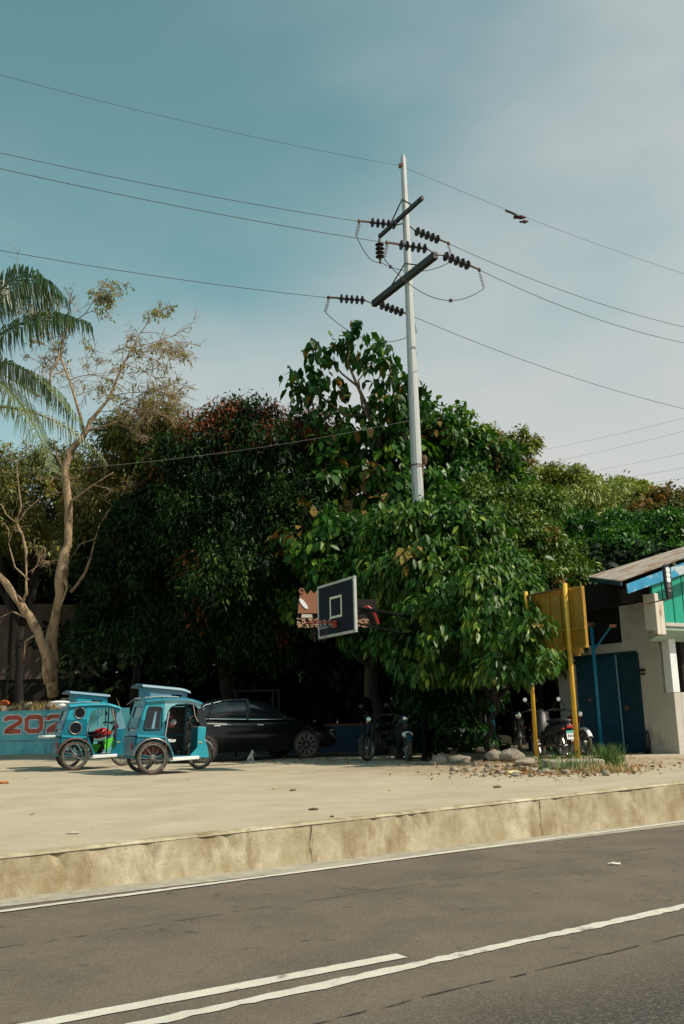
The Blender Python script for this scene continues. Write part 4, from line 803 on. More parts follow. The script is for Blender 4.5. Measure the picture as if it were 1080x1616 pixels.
pale_tree('crooked_tree', 'low twisted tree with knotted pale trunk leaning left in front of the brown sheet wall', b2,
  [[(78,1075,29.8,.20),(72,1030,29.6,.18),(60,1000,29.5,.16),(46,970,29.4,.15),(30,950,29.4,.14),(10,920,29.3,.12),(-20,890,29.2,.09),(-60,850,29,.06)], [(34,955,29.4,.08),(42,935,29.2,.06),(42,905,29.2,.05),(42,870,29.2,.07),(36,845,29.2,.05),(26,825,29.2,.045),(34,800,29.2,.035),(30,770,29.2,.03),(27,742,29.2,.015)],
   [(28,826,29.2,.04),(42,805,29.2,.03),(62,788,29.2,.02)], [(24,824,29.2,.03),(10,812,29.2,.025),(4,798,29.2,.02),(-6,792,29.2,.012)], [(46,915,29.2,.035),(24,895,29.2,.03),(14,858,29.2,.02)], [(60,1000,29.5,.05),(40,1012,29.5,.035),(38,1040,29.5,.02)], [(44,975,29.4,.05),(20,965,29.3,.03),(0,975,29.3,.02)], [(30,955,29.2,.05),(18,925,29.1,.03),(0,905,29,.025)]],
  [(62,788,29.2,90,770,1.0,.012),(27,742,29.2,20,710,1.0,.012),(14,858,29.2,15,830,.8,.01),(-60,850,29,-90,800,1.6,.02),(42,905,29.2,70,890,1.0,.012),(50,905,29.2,80,870,.9,.01)], 22, 260, l_dry, L=.14)
def palm():
    base = at(-120, 1140, 24); base.z = 0; top = at(-75, 590, 24)
    r = empty('coconut_palm', base, 0, 'coconut palm whose fronds reach in from the left edge', 'palm')
    mb = MB(); pts = [base.lerp(top, f)-base+Vector((.25*math.sin(f*3), 0, 0)) for f in [i/10 for i in range(11)]]; mb.tube(pts, [.2]+[.15-.004*i for i in range(10)], 10); mb.build('trunk', m_barkd, r, smooth=True)
    R = random.Random(9)
    def frond(c0, c1, c2, wl, leafm, hang=.75, n=64):
        pts = []
        for i in range(21):
            f = i/20; pts.append(c0*(1-f)**2+c1*2*f*(1-f)+c2*f*f)
        mb = MB(); mb.tube([q-base for q in pts], [.035*(1-i/21)+.006 for i in range(21)], 6)
        for i in range(n):
            f = .08+.92*i/n; j = f*20; k = min(int(j), 19); p = pts[k].lerp(pts[k+1], j-k); t = (pts[min(k+1, 20)]-pts[k]).normalized(); sd_ = t.cross(Vector((0, 0, 1))).normalized(); l = wl*(math.sin(min(1, f*1.15)*3.0)**.6*.75+.25)*R.uniform(.7, 1.15)
            for sgn in (-1, 1):
                if R.random() < .12: continue
                d = (sd_*sgn*.8+t*R.uniform(.5, .95)+Vector((0, 0, .10))).normalized(); w = .019; q1 = p+d*l*.4; q2 = q1+(d*(1-hang)+Vector((0, 0, -hang))).normalized()*l*.35; q3 = q2+(d*.25+Vector((R.uniform(-.15, .15), R.uniform(-.15, .15), -1))).normalized()*l*.35
                wv = t*w; mb.add([p-base-wv*.6, p-base+wv*.6, q1-base+wv, q1-base-wv, q2-base+wv*.8, q2-base-wv*.8, q3-base], [(0, 1, 2, 3), (3, 2, 4, 5), (5, 4, 6)])
        mb.build('frond', leafm, r)
    gp = mat('palm frond green', (.05,.09,.028), .4, 0, .3, 3, spec=.5); gy = mat('palm frond yellow green', (.10,.125,.03), .45, 0, .35, 3, spec=.5)
    T = lambda x, y, Y=24: at(x, y, Y)
    frond(top, T(20, 360, 23.6), T(102, 472, 23.2), 1.4, gp, .8, 110); frond(top, T(40, 470, 24.4), T(140, 512, 24.5), 1.1, gp, .9, 110)
    frond(top, T(30, 530, 23.5), T(122, 665, 22.6), 1.35, gy, .95, 120); frond(top, T(20, 560, 23), T(85, 745, 22), 1.2, gy, .7, 110)
    frond(top, T(-60, 400, 24), T(20, 470, 25), 1.4, gp, .85, 100); frond(top, T(10, 400, 25), T(90, 480, 25.5), 1.3, gp, .85, 100); pass
    frond(top, T(-200, 450), T(-270, 640), 1.0, gp); frond(top, T(-160, 380, 22), T(-220, 460, 21), 1.0, gp); frond(top, T(-100, 560, 22), T(-60, 760, 21.2), 1.0, gy); frond(top, T(-150, 600, 26), T(-200, 800, 27), 1.0, gp)
    frond(T(-30, 640, 26), T(100, 640, 27), T(170, 735, 28), .7, gy, .8, 50)
palm()
# ---------------------------------------------------------------- wheels and motorcycles
def wheel(root, c, r, w=.085, style='spoke', name='wheel', rimm=None):
    c = Vector(c); ty = MB(); q = w/2
    ty.lathe([(-q*.7, r*.80), (-q, r*.86), (-q*.95, r*.93), (-q*.5, r*.985), (0, r), (q*.5, r*.985), (q*.95, r*.93), (q, r*.86), (q*.7, r*.80), (-q*.7, r*.80)], c, (0, 1, 0), 36)
    t = ty.build(name, m_rub, root, smooth=True)
    rm = MB(); rm.lathe([(-q*.72, r*.82), (-q*.75, r*.76), (-q*.3, r*.73), (q*.3, r*.73), (q*.75, r*.76), (q*.72, r*.82), (-q*.72, r*.82)], c, (0, 1, 0), 36)
    rm.lathe([(-q*1.1, .001), (-q*1.1, .03), (-q*.6, .055), (q*.6, .055), (q*1.1, .03), (q*1.1, .001)], c, (0, 1, 0), 14)
    if style == 'spoke':
        for k in range(20):
            a = 2*math.pi*k/20; b = a+.35*(-1)**k; rm.tube([c+Vector((math.cos(b)*.05, (-1)**k*q*.6, math.sin(b)*.05)), c+Vector((math.cos(a)*r*.75, 0, math.sin(a)*r*.75))], .004, 4, False)
    elif style == 'mag':
        for k in range(6): a = 2*math.pi*k/6; rm.bar(c+Vector((math.cos(a)*.04, 0, math.sin(a)*.04)), c+Vector((math.cos(a)*r*.76, 0, math.sin(a)*r*.76)), .03, .035)
    else:
        for k in range(10):
            a = 2*math.pi*k/10
            for e in (-.09, .09): rm.bar(c+Vector((math.cos(a)*.04, -q*.55, math.sin(a)*.04)), c+Vector((math.cos(a+e)*r*.78, -q*.75, math.sin(a+e)*r*.78)), .022, .02)
        rm.lathe([(-q*.2, .001), (-q*.2, r*.75)], c, (0, 1, 0), 24)
    rm.build('rim', rimm or m_steel, t, smooth=False); return t
def moto(root, xr, xf, y, r=.29, body=None, tank=None, scooter=False, plate=False, front_fender=None, mirrors=True, light=True, sidefair=None):
    body = body or m_dark; tank = tank or body; R = lambda a: (a[0], y+a[1], a[2])
    wheel(root, (xr, y, r), r, .10, 'mag' if scooter else 'spoke'); wheel(root, (xf, y, r), r, .085, 'mag' if scooter else 'spoke')
    mid = (xr+xf)/2; W_ = xf-xr
    mb = MB(); mb.tube([R((xf, -.07, r)), R((xf-.22, -.07, .92))], .018, 7); mb.tube([R((xf, .07, r)), R((xf-.22, .07, .92))], .018, 7)
    mb.tube([R((xr, -.09, r)), R((xr+.4, -.08, .36))], .02, 6); mb.tube([R((xr, .09, r)), R((xr+.4, .08, .36))], .02, 6)
    mb.tube([R((xf-.22, 0, .88)), R((xf-.42, 0, .45)), R((mid, 0, .32)), R((xr+.35, 0, .36)), R((xr+.1, 0, .68))], .022, 7); mb.tube([R((xr+.02, -.11, r+.05)), R((xr+.12, -.12, .66))], .022, 7); mb.tube([R((xr+.02, .11, r+.05)), R((xr+.12, .12, .66))], .022, 7); mb.build('frame', m_dsteel, root)
    mb = MB(); mb.ball(R((mid+.02, 0, .40)), (.17, .11, .12), 12, 8); mb.lathe([(-.14, .07), (-.14, .09), (.14, .09), (.14, .07)], R((mid, 0, .36)), (0, 1, 0), 16); mb.box(R((mid+.12, 0, .50)), (.14, .15, .14))
    for k in range(5): mb.box(R((mid+.12, 0, .45+.03*k)), (.18, .18, .01))
    mb.tube([R((mid+.15, -.09, .42)), R((mid+.05, -.13, .26)), R((xr+.1, -.14, .30)), R((xr-.18, -.14, .38))], [.02, .022, .035, .04], 8); mb.build('engine', m_dsteel, root, smooth=False)
    def ring(x, z0, z1, w): return [R((x, w*math.cos(t), (z0+z1)/2+(z1-z0)/2*math.sin(t))) for t in [2*math.pi*k/12 for k in range(12)]]
    if scooter:
        mb = MB(); mb.loft([ring(xr-.28, .62, .72, .04), ring(xr-.1, .52, .78, .11), ring(mid-.2, .42, .76, .15), ring(mid, .38, .70, .14), ring(mid+.15, .30, .42, .13), ring(xf-.42, .28, .42, .14)]); mb.build('body', body, root, smooth=True)
        mb = MB(); mb.loft([ring(xf-.42, .30, .50, .15), ring(xf-.33, .40, .95, .17), ring(xf-.22, .50, 1.02, .15), ring(xf-.10, .62, .92, .10), ring(xf-.04, .7, .8, .05)]); mb.build('front_shield', tank, root, smooth=True)
    else:
        mb = MB(); mb.loft([ring(mid-.12, .66, .76, .07), ring(mid, .62, .84, .12), ring(mid+.14, .64, .88, .14), ring(mid+.27, .68, .84, .11), ring(mid+.33, .72, .78, .06)]); mb.build('fuel_tank', tank, root, smooth=True)
        mb = MB(); mb.loft([ring(xr-.26, .66, .72, .04), ring(xr-.05, .56, .74, .09), ring(xr+.25, .5, .72, .11), ring(mid-.08, .5, .70, .09)]); mb.build('body', body, root, smooth=True)
    mb = MB(); mb.loft([ring(xr-.2, .73, .80, .10), ring(xr+.05, .73, .82, .14), ring(mid-.15, .71, .79, .13), ring(mid-.02, .72, .80, .09)]); mb.build('seat', m_dark, root, smooth=True)
    mb = MB(); fr = []
    for k in range(9): a = rad(25+k*15); fr.append([R((xf+math.cos(a)*(r+.035), sy, r+math.sin(a)*(r+.035)+dz)) for sy, dz in ((-.06, -.02), (-.035, .012), (.035, .012), (.06, -.02))])
    mb.loft(fr, close=False, caps=False); o = mb.build('front_fender', front_fender or body, root, smooth=True); q = o.modifiers.new('t', 'SOLIDIFY'); q.thickness = .006
    mb = MB(); fr = []
    for k in range(8): a = rad(60+k*15); fr.append([R((xr+math.cos(a)*(r+.05), sy, r+math.sin(a)*(r+.05)+dz)) for sy, dz in ((-.07, -.02), (-.04, .01), (.04, .01), (.07, -.02))])
    mb.loft(fr, close=False, caps=False); o = mb.build('rear_fender', m_dark, root, smooth=True); q = o.modifiers.new('t', 'SOLIDIFY'); q.thickness = .006
    mb = MB(); hx = xf-.24; mb.tube([R((hx-.14, -.34, .98)), R((hx-.05, -.24, 1.0)), R((hx, -.08, .95)), R((hx, .08, .95)), R((hx-.05, .24, 1.0)), R((hx-.14, .34, .98))], .014, 7); mb.tube([R((hx-.14, -.34, .98)), R((hx-.07, -.25, 1.0))], .02, 8); mb.tube([R((hx-.14, .34, .98)), R((hx-.07, .25, 1.0))], .02, 8); mb.build('handlebar', m_dark, root)
    if mirrors:
        for s in (-1, 1):
            mb = MB(); mb.tube([R((hx-.05, s*.24, 1.0)), R((hx-.02, s*.30, 1.12)), R((hx-.06, s*.36, 1.18))], .007, 5); mb.ball(R((hx-.06, s*.37, 1.2)), (.02, .065, .045), 12, 8); mm = mb.build('mirror', m_dark, root, smooth=True)
            MB().lathe([(0, .001), (0, .04)], R((hx-.083, s*.37, 1.2)), (1, 0, 0), 14).build('mirror_glass', m_chrome, mm)
    if light:
        mb = MB(); mb.ball(R((xf-.14, 0, .90)), (.07, .09, .085), 14, 10); h = mb.build('headlight', body, root, smooth=True)
        MB().ball(R((xf-.10, 0, .90)), (.045, .075, .07), 12, 8).build('lens', m_chrome, h, smooth=True)
    mb = MB(); mb.box(R((xr-.29, 0, .66)), (.05, .15, .06)); mb.build('tail_light', m_redp, root, bevel=.01)
    for s in (-1, 1): MB().ball(R((xr-.26, s*.14, .62)), (.03, .03, .025), 8, 6).build('indicator', mat('amber lens', (.6, .2, .03), .3) if False else m_redp, root, smooth=True)
    if plate:
        mb = MB(); mb.box(R((xr-.36, 0, .50)), (.008, .24, .16), Matrix.Rotation(rad(12), 3, 'Y')); p = mb.build('number_plate', mat('white plate', (.75, .78, .76), .4), root)
        MB().box(R((xr-.356, 0, .566)), (.010, .236, .035), Matrix.Rotation(rad(12), 3, 'Y')).build('plate_band', mat('green band', (.05, .45, .35), .4), p)
        mb = MB()
        for k in range(6): mb.box(R((xr-.367, -.085+k*.034, .488)), (.004, .018, .05), Matrix.Rotation(rad(12), 3, 'Y'))
        mb.build('plate_characters', m_dark, p)
        mb = MB(); mb.loft([[R((xr-.25, s1, .60+s2)) for s1, s2 in ((-.05, -.02), (.05, -.02), (.05, .02), (-.05, .02))], [R((xr-.40, s1, .36+s2)) for s1, s2 in ((-.05, -.02), (.05, -.02), (.05, .02), (-.05, .02))]]); mb.build('plate_bracket', m_dark, root)
        MB().box(R((xr-.39, 0, .37)), (.02, .06, .05)).build('reflector', m_redp, root)
    if sidefair:
        mb = MB(); mb.prism([(mid-.25, .52), (mid+.08, .50), (mid-.08, .24)], y-.16, y-.14); mb.prism([(mid+.1, .60), (mid+.38, .66), (mid+.2, .32)], y-.15, y-.13); mb.build('side_fairing', sidefair, root)

# ---------------------------------------------------------------- tricycles
def tricycle(loc, az, label, variant):
    r = empty('tricycle', loc, az, label, 'tricycle', 'blue passenger tricycles')
    wy = -1.25; Yn = -1.16; Yf = -.38
    mt = m_teal; ml = m_tealL
    w = wheel(r, (0, wy, .31), .31, .095, 'spoke')
    mb = MB(); ar = []
    for k in range(13):
        a = rad(-8+k*15); ar.append([(math.cos(a)*.375, wy+q, .31+math.sin(a)*.375+dz) for q, dz in ((-.085, -.025), (-.05, 0), (.05, 0), (.085, -.01))])
    mb.loft(ar, close=False, caps=False); o = mb.build('fender', m_steel if not variant else m_rust, r, smooth=True); q = o.modifiers.new('t', 'SOLIDIFY'); q.thickness = .008
    # tub with a cut-out over the wheel; the floor pan runs forward
    arch = [(.37*math.cos(a), .31+.37*math.sin(a)) for a in [rad(170-12*k) for k in range(14)]]
    prof = [(-.31, .33), (-.27, .28)]+arch[0:1]+arch[1:]+[(.42, .24), (.98, .24), (.98, .31), (.46, .33), (.30, .70), (-.16, .74), (-.27, .68)]
    mb = MB(); mb.prism(prof, Yn+.0, Yn+.03); mb.build('tub_side', mt, r)
    mb = MB(); mb.prism([(-.31, .30), (.98, .26), (.98, .31), (.30, .33), (.26, .36), (-.27, .36)], Yn+.03, Yf); mb.span((-.31, Yn+.031, .34), (-.27, Yf, .70)); mb.prism([(-.27, .66), (-.20, .70), (-.20, .73), (-.27, .69)], Yn+.03, Yf); mb.build('tub', mt, r, bevel=.012)
    mb = MB(); mb.prism([(-.27, .70), (.26, .66), (.27, .70), (-.27, .745)], Yn-.02, Yn-.001); mb.prism([(-.05, .61), (.24, .56), (.25, .62), (-.03, .67)], Yn-.008, Yn-.001); mb.build('trim_band', ml, r)
    mb = MB(); mb.prism([(.34, .23), (.92, .25), (.92, .31), (.34, .30)], Yn-.10, Yn-.002); mb.build('running_board', m_white, r, bevel=.01)
    # rear cab panel, leaning forward
    mb = MB()
    def slab(y0, y1, z0, z1, t=.03):
        X = lambda z: -.30+(z-.72)*.30
        mb.add([(X(z0), y0, z0), (X(z0)+t, y0, z0), (X(z0)+t, y1, z0), (X(z0), y1, z0), (X(z1), y0, z1), (X(z1)+t, y0, z1), (X(z1)+t, y1, z1), (X(z1), y1, z1)], [(0,3,2,1),(4,5,6,7),(0,1,5,4),(1,2,6,5),(2,3,7,6),(3,0,4,7)])
    slab(Yn+.01, Yf, .72, .80); slab(Yn+.01, Yf, .86, 1.06); slab(Yn+.01, Yf, 1.26, 1.37); slab(Yn+.01, Yn+.12, .80, 1.26); slab(Yf-.12, Yf, .80, 1.26); mb.build('rear_panel', mt, r)
    mb = MB(); X = lambda z: -.29+(z-.72)*.30
    for z0, z1 in ((.80, .86), (1.06, 1.26)): mb.add([(X(z0)+.01, Yn+.1, z0), (X(z0)+.01, Yf-.1, z0), (X(z1)+.01, Yf-.1, z1), (X(z1)+.01, Yn+.1, z1)], [(0, 1, 2, 3)])
    mb.build('rear_window', m_glass, r)
    # near side panel
    pan = ml if variant else mt
    X2 = lambda z: -.28+(z-.72)*.30
    if variant == 0:
        mb = MB(); z0, z1 = .84, 1.22
        mb.prism([(X2(.72), .72), (.26, .72), (.26, z0), (X2(z0), z0)], Yn, Yn+.02); mb.prism([(X2(z1), z1), (.26, z1), (.26, 1.37), (X2(1.37), 1.37)], Yn, Yn+.02)
        mb.prism([(X2(z0), z0), (-.12, z0), (-.06, z1), (X2(z1), z1)], Yn, Yn+.02); mb.prism([(.16, z0), (.26, z0), (.26, z1), (.18, z1)], Yn, Yn+.02); sp = mb.build('side_panel', mt, r)
        mb = MB(); mb.prism([(X2(1.22), 1.24), (.25, 1.24), (.25, 1.35), (X2(1.35), 1.35)], Yn-.006, Yn-.001); mb.prism([(.185, .95), (.25, .95), (.25, 1.24), (.195, 1.24)], Yn-.006, Yn-.001); mb.prism([(X2(1.0), 1.0), (-.11, 1.0), (-.07, 1.24), (X2(1.24), 1.24)], Yn-.006, Yn-.001); mb.build('side_trim', ml, r)
        mb = MB(); pts = [(-.13, .82), (.17, .82), (.20, .86), (.205, 1.20), (.17, 1.24), (-.04, 1.24), (-.075, 1.20), (-.14, .86), (-.13, .82)]
        mb.tube([(a, Yn-.005, b) for a, b in pts], .014, 6); wf = mb.build('side_window', m_dark, r, smooth=True)
        mb = MB(); mb.add([(-.13, Yn+.008, .83), (.17, Yn+.008, .83), (.2, Yn+.008, 1.23), (-.06, Yn+.008, 1.23)], [(0, 1, 2, 3)]); mb.build('glass', m_glass, wf)
        mb = MB(); mb.prism([(.0, .84), (.06, .84), (.10, 1.15), (.07, 1.15)], Yn+.002, Yn+.005); mb.build('window_glint', m_pale, wf)  # slanted pale strip painted over the glass as a glint
    else:
        mb = MB(); mb.prism([(X2(.72), .72), (.26, .72), (.30, 1.37), (X2(1.37), 1.37)], Yn, Yn+.02); sp = mb.build('side_panel', mt, r)
        mb = MB(); mb.prism([(X2(1.06), 1.06), (.28, 1.06), (.30, 1.36), (X2(1.36), 1.36)], Yn-.006, Yn-.001); mb.build('side_trim', ml, r)
        for cx, cz, rr in ((.10, 1.20, .125), (.02, .88, .14)):
            mb = MB(); mb.lathe([(-.012, rr), (.012, rr*.98), (.014, rr*.86), (-.012, rr*.8)], (cx, Yn-.012, cz), (0, -1, 0), 24); g = mb.build('porthole', m_steel, r, smooth=True)
            MB().lathe([(0, .001), (.0, rr*.86)], (cx, Yn-.014, cz), (0, 1, 0), 24).build('glass', m_glass, g)
    # door arch and roof
    mb = MB(); n = 16; outer = [(-.12+1.12*i/n, 1.375+.03*math.sin(i/n*3.14)-(.10*max(0, i/n-.75)**1.3*4)) for i in range(n+1)]
    rg = [[(x, y_, z+dz) for y_, dz in ((Yn-.06, -.045), (Yn-.02, 0), (-.77, .035), (Yf+.02, 0), (Yf+.04, -.03), (Yf+.02, -.03), (-.77, .01), (Yn-.02, -.03))] for x, z in outer]
    mb.loft(rg); mb.build('roof', ml if variant else mt, r, smooth=False, bevel=.006)
    inner = [(.28, .98), (.31, 1.14), (.38, 1.24), (.50, 1.29), (.66, 1.30), (.84, 1.27), (.92, 1.20)]
    mb = MB(); poly = [(.25, .98)]+[(.25, 1.36), (.45, 1.385), (.75, 1.36), (.97, 1.30), (.97, 1.20)]+inner[::-1]
    mb.prism(poly, Yn-.012, Yn+.012); mb.build('door_arch', mat('silvered teal', (.22, .46, .52), .3, .2, .2, 4) if not variant else ml, r)
    mb = MB(); mb.tube([(.30, Yn-.02, .34), (.27, Yn-.02, .7), (.34, Yn-.02, 1.15)], .013, 7); mb.build('door_rail', m_chrome, r); mb = MB(); mb.tube([(.82, Yn-.02, 1.27), (.86, Yn-.02, 1.05), (.92, Yn-.02, .95)], .013, 7); mb.build('door_rail', m_chrome, r)
    # front panel, windscreen, shield
    mb = MB(); mb.prism([(.90, .28), (1.0, .28), (1.06, .50), (1.08, .84), (.92, .86)], Yn-.01, Yn+.02); mb.prism([(1.0, .28), (1.04, .28), (1.10, .84), (1.06, .84)], Yn+.02, Yf); mb.prism([(.70, .27), (1.14, .27), (1.10, .50), (1.04, .62), (.96, .52)], Yn-.03, Yn-.012); mb.build('front_panel', ml if not variant else mt, r, bevel=.006)
    mb = MB(); mb.prism([(.92, 1.30), (.99, 1.28), (1.12, .86), (.98, .84), (.90, 1.05)], Yn-.005, Yn+.02); mb.prism([(.97, 1.28), (1.0, 1.28), (1.13, .85), (1.10, .85)], Yn+.02, Yf); mb.build('windscreen', m_glass if not variant else m_pale, r)
    mb = MB(); mb.tube([(.9, Yf, .28), (.93, Yf, 1.3)], .015, 6); mb.tube([(-.1, Yf, .7), (-.08, Yf, 1.35)], .015, 6); mb.tube([(-.3, Yf, .7), (.9, Yf, .7)], .012, 6); mb.build('frame', mt, r)
    if variant == 0:
        mb = MB(); mb.span((-.15, Yn+.04, .36), (.28, Yf-.02, .56)); mb.prism([(-.26, .56), (-.16, .56), (-.08, 1.05), (-.18, 1.05)], Yn+.04, Yf-.02); mb.build('bench_seat', m_red, r, bevel=.03)
        mb = MB(); mb.prism([(-.05,.58),(.92,.36),(.95,1.24),(-.02,1.28)], Yf-.0, Yf+.015); mb.build('cab_shade_sheet', m_dark, r)  # dark sheet closing the cab's far side in place of interior shade
        mb = MB(); mb.ball((.55, -.8, .95), (.06, .12, .05), 10, 6, .2); mb.ball((.42, -.9, .60), (.16, .1, .035), 10, 6, .2); mb.build('dash_trinkets', m_white, r)
        mb = MB(); mb.box((.5, -.45, 1.05), (.25, .02, .05)); mb.box((.62, -.44, .9), (.12, .02, .1)); mb.build('red_trim', m_redp, r)
    # rails on the roof
    mb = MB()
    for yy in (Yn+.05, Yf-.05): mb.tube([(-.28, yy, 1.30), (-.12, yy, 1.42), (.25, yy, 1.435), (.55, yy, 1.42)], .008, 5)
    for xx in (0, .25, .5): mb.tube([(xx, Yn+.05, 1.43), (xx, Yf-.05, 1.43)], .007, 5); mb.tube([(xx, Yn+.05, 1.36), (xx, Yn+.05, 1.43)], .007, 5)
    mb.build('luggage_rail', m_steel, r)
    mb = MB(); mb.box((-.325, -.98, .52), (.02, .05, .14)); mb.build('tail_light', m_redp, r, bevel=.01)
    # motorcycle
    moto(r, .14, 1.37, .0, .28, body=m_dark, tank=m_redp if variant else m_dark, sidefair=m_green if variant else None, front_fender=m_white if not variant else m_red, plate=False)
    mb = MB()      # sprayed number and route marks along the tub, dents of filler
    for k in range(7): mb.span((-.01+.034*k, Yn-.013, .585-.008*k), (.012+.034*k, Yn-.009, .625-.008*k))
    mb.build('tub_marks', m_white, r)
    mb = MB(); mb.span((.93, Yn-.016, .55), (1.03, Yn-.011, .57)); mb.build('sticker', m_yel, r)
    # driver's raised canopy
    yc0, yc1 = -.30, .42; x0, x1 = .20, (.98 if not variant else .90)
    mb = MB(); cl = m_pale if not variant else m_tealL
    top = lambda x: 1.66-.10*(x-x0)
    mb.prism([(x0, 1.30), (.66 if not variant else .55, 1.30), (.66 if not variant else .55, top(.7)), (x0, top(x0))], yc0, yc0+.02); hx0, hx1 = (.66, .88) if not variant else (.55, .80)
    mb.prism([(hx0, top(.8)-.10), (hx1, top(.9)-.11), (hx1, top(hx1)), (hx0, top(hx0))], yc0, yc0+.02); mb.prism([(hx0, 1.30), (hx1, 1.30), (hx1, 1.36), (hx0, 1.36)], yc0, yc0+.02); mb.prism([(hx1, 1.30), (x1, 1.30), (x1+.02, top(x1)), (hx1, top(hx1))], yc0, yc0+.02)
    mb.build('canopy_side', cl, r)
    mb = MB(); mb.prism([(x0, 1.30), (x0, top(x0))+(), (x0+.02, top(x0)), (x0+.02, 1.30)], yc0+.02, yc1); mb.prism([(x0, 1.30), (x1, 1.30), (x1, top(x1)), (x0, top(x0))], yc1, yc1+.02); mb.build('canopy_back', m_bluep, r)
    mb = MB(); n = 10; rg = []
    for i in range(n+1):
        x = x0-.15+(x1-x0+.21)*i/n; z = top(x)+.012-(.05*max(0, i/n-.85)*6 if not variant else 0)
        rg.append([(x, yc0-.07, z-.035), (x, yc0-.05, z+.01), (x, .06, z+.045), (x, yc1+.07, z), (x, yc1+.07, z-.03), (x, .06, z+.02)])
    mb.loft(rg); mb.build('canopy_roof', mat('blue canopy roof', (.015,.13,.21), .45, 0, .15, 3), r)
    mb = MB()
    for xx, yy in ((x0+.02, yc0), (x1-.02, yc0), (x0+.02, yc1), (x1-.02, yc1)): mb.tube([(xx, yy, .70 if xx < .5 else .9), (xx, yy, 1.6)], .013, 6)
    mb.build('canopy_post', m_bluep, r)
    if variant:
        mb = MB(); mb.ball((-.28, -.95, 1.44), (.22, .13, .035), 12, 7, .05); mb.ball((-.25, -.95, 1.38), (.12, .12, .07), 10, 7, .1); mb.build('rolled_cover', m_white, r, smooth=True)
        mb = MB(); mb.box((-.5, -.75, .72), (.26, .6, .05)); mb.build('rear_rack', m_white, r, bevel=.01)
        mb = MB()
        for z in (.86, 1.02, 1.15): mb.tube([(-.25, Yn, z), (-.62, Yn, z-.0), (-.62, Yf, z), (-.25, Yf, z)], .008, 5)
        for yy in (Yn, Yf): mb.tube([(-.62, yy, .72), (-.62, yy, 1.15)], .008, 5)
        mb.build('rack_rail', m_dark, r)
    return r
def place(fn, px, py, off, az, *a):
    g = grd(px, py, 0); Rm = Matrix.Rotation(az, 3, 'Z'); loc = g-Rm @ Vector(off); loc.z = 0; return fn(loc, az, *a)
place(tricycle, 240, 1223, (0, -1.25, 0), AZU-rad(4), 'blue tricycle nearest the camera, with a dark rounded side window and pale raised canopy', 0)
place(tricycle, 117, 1216, (0, -1.25, 0), AZU-rad(4), 'blue tricycle parked behind the other, with two round portholes and an open see-through cab', 1)

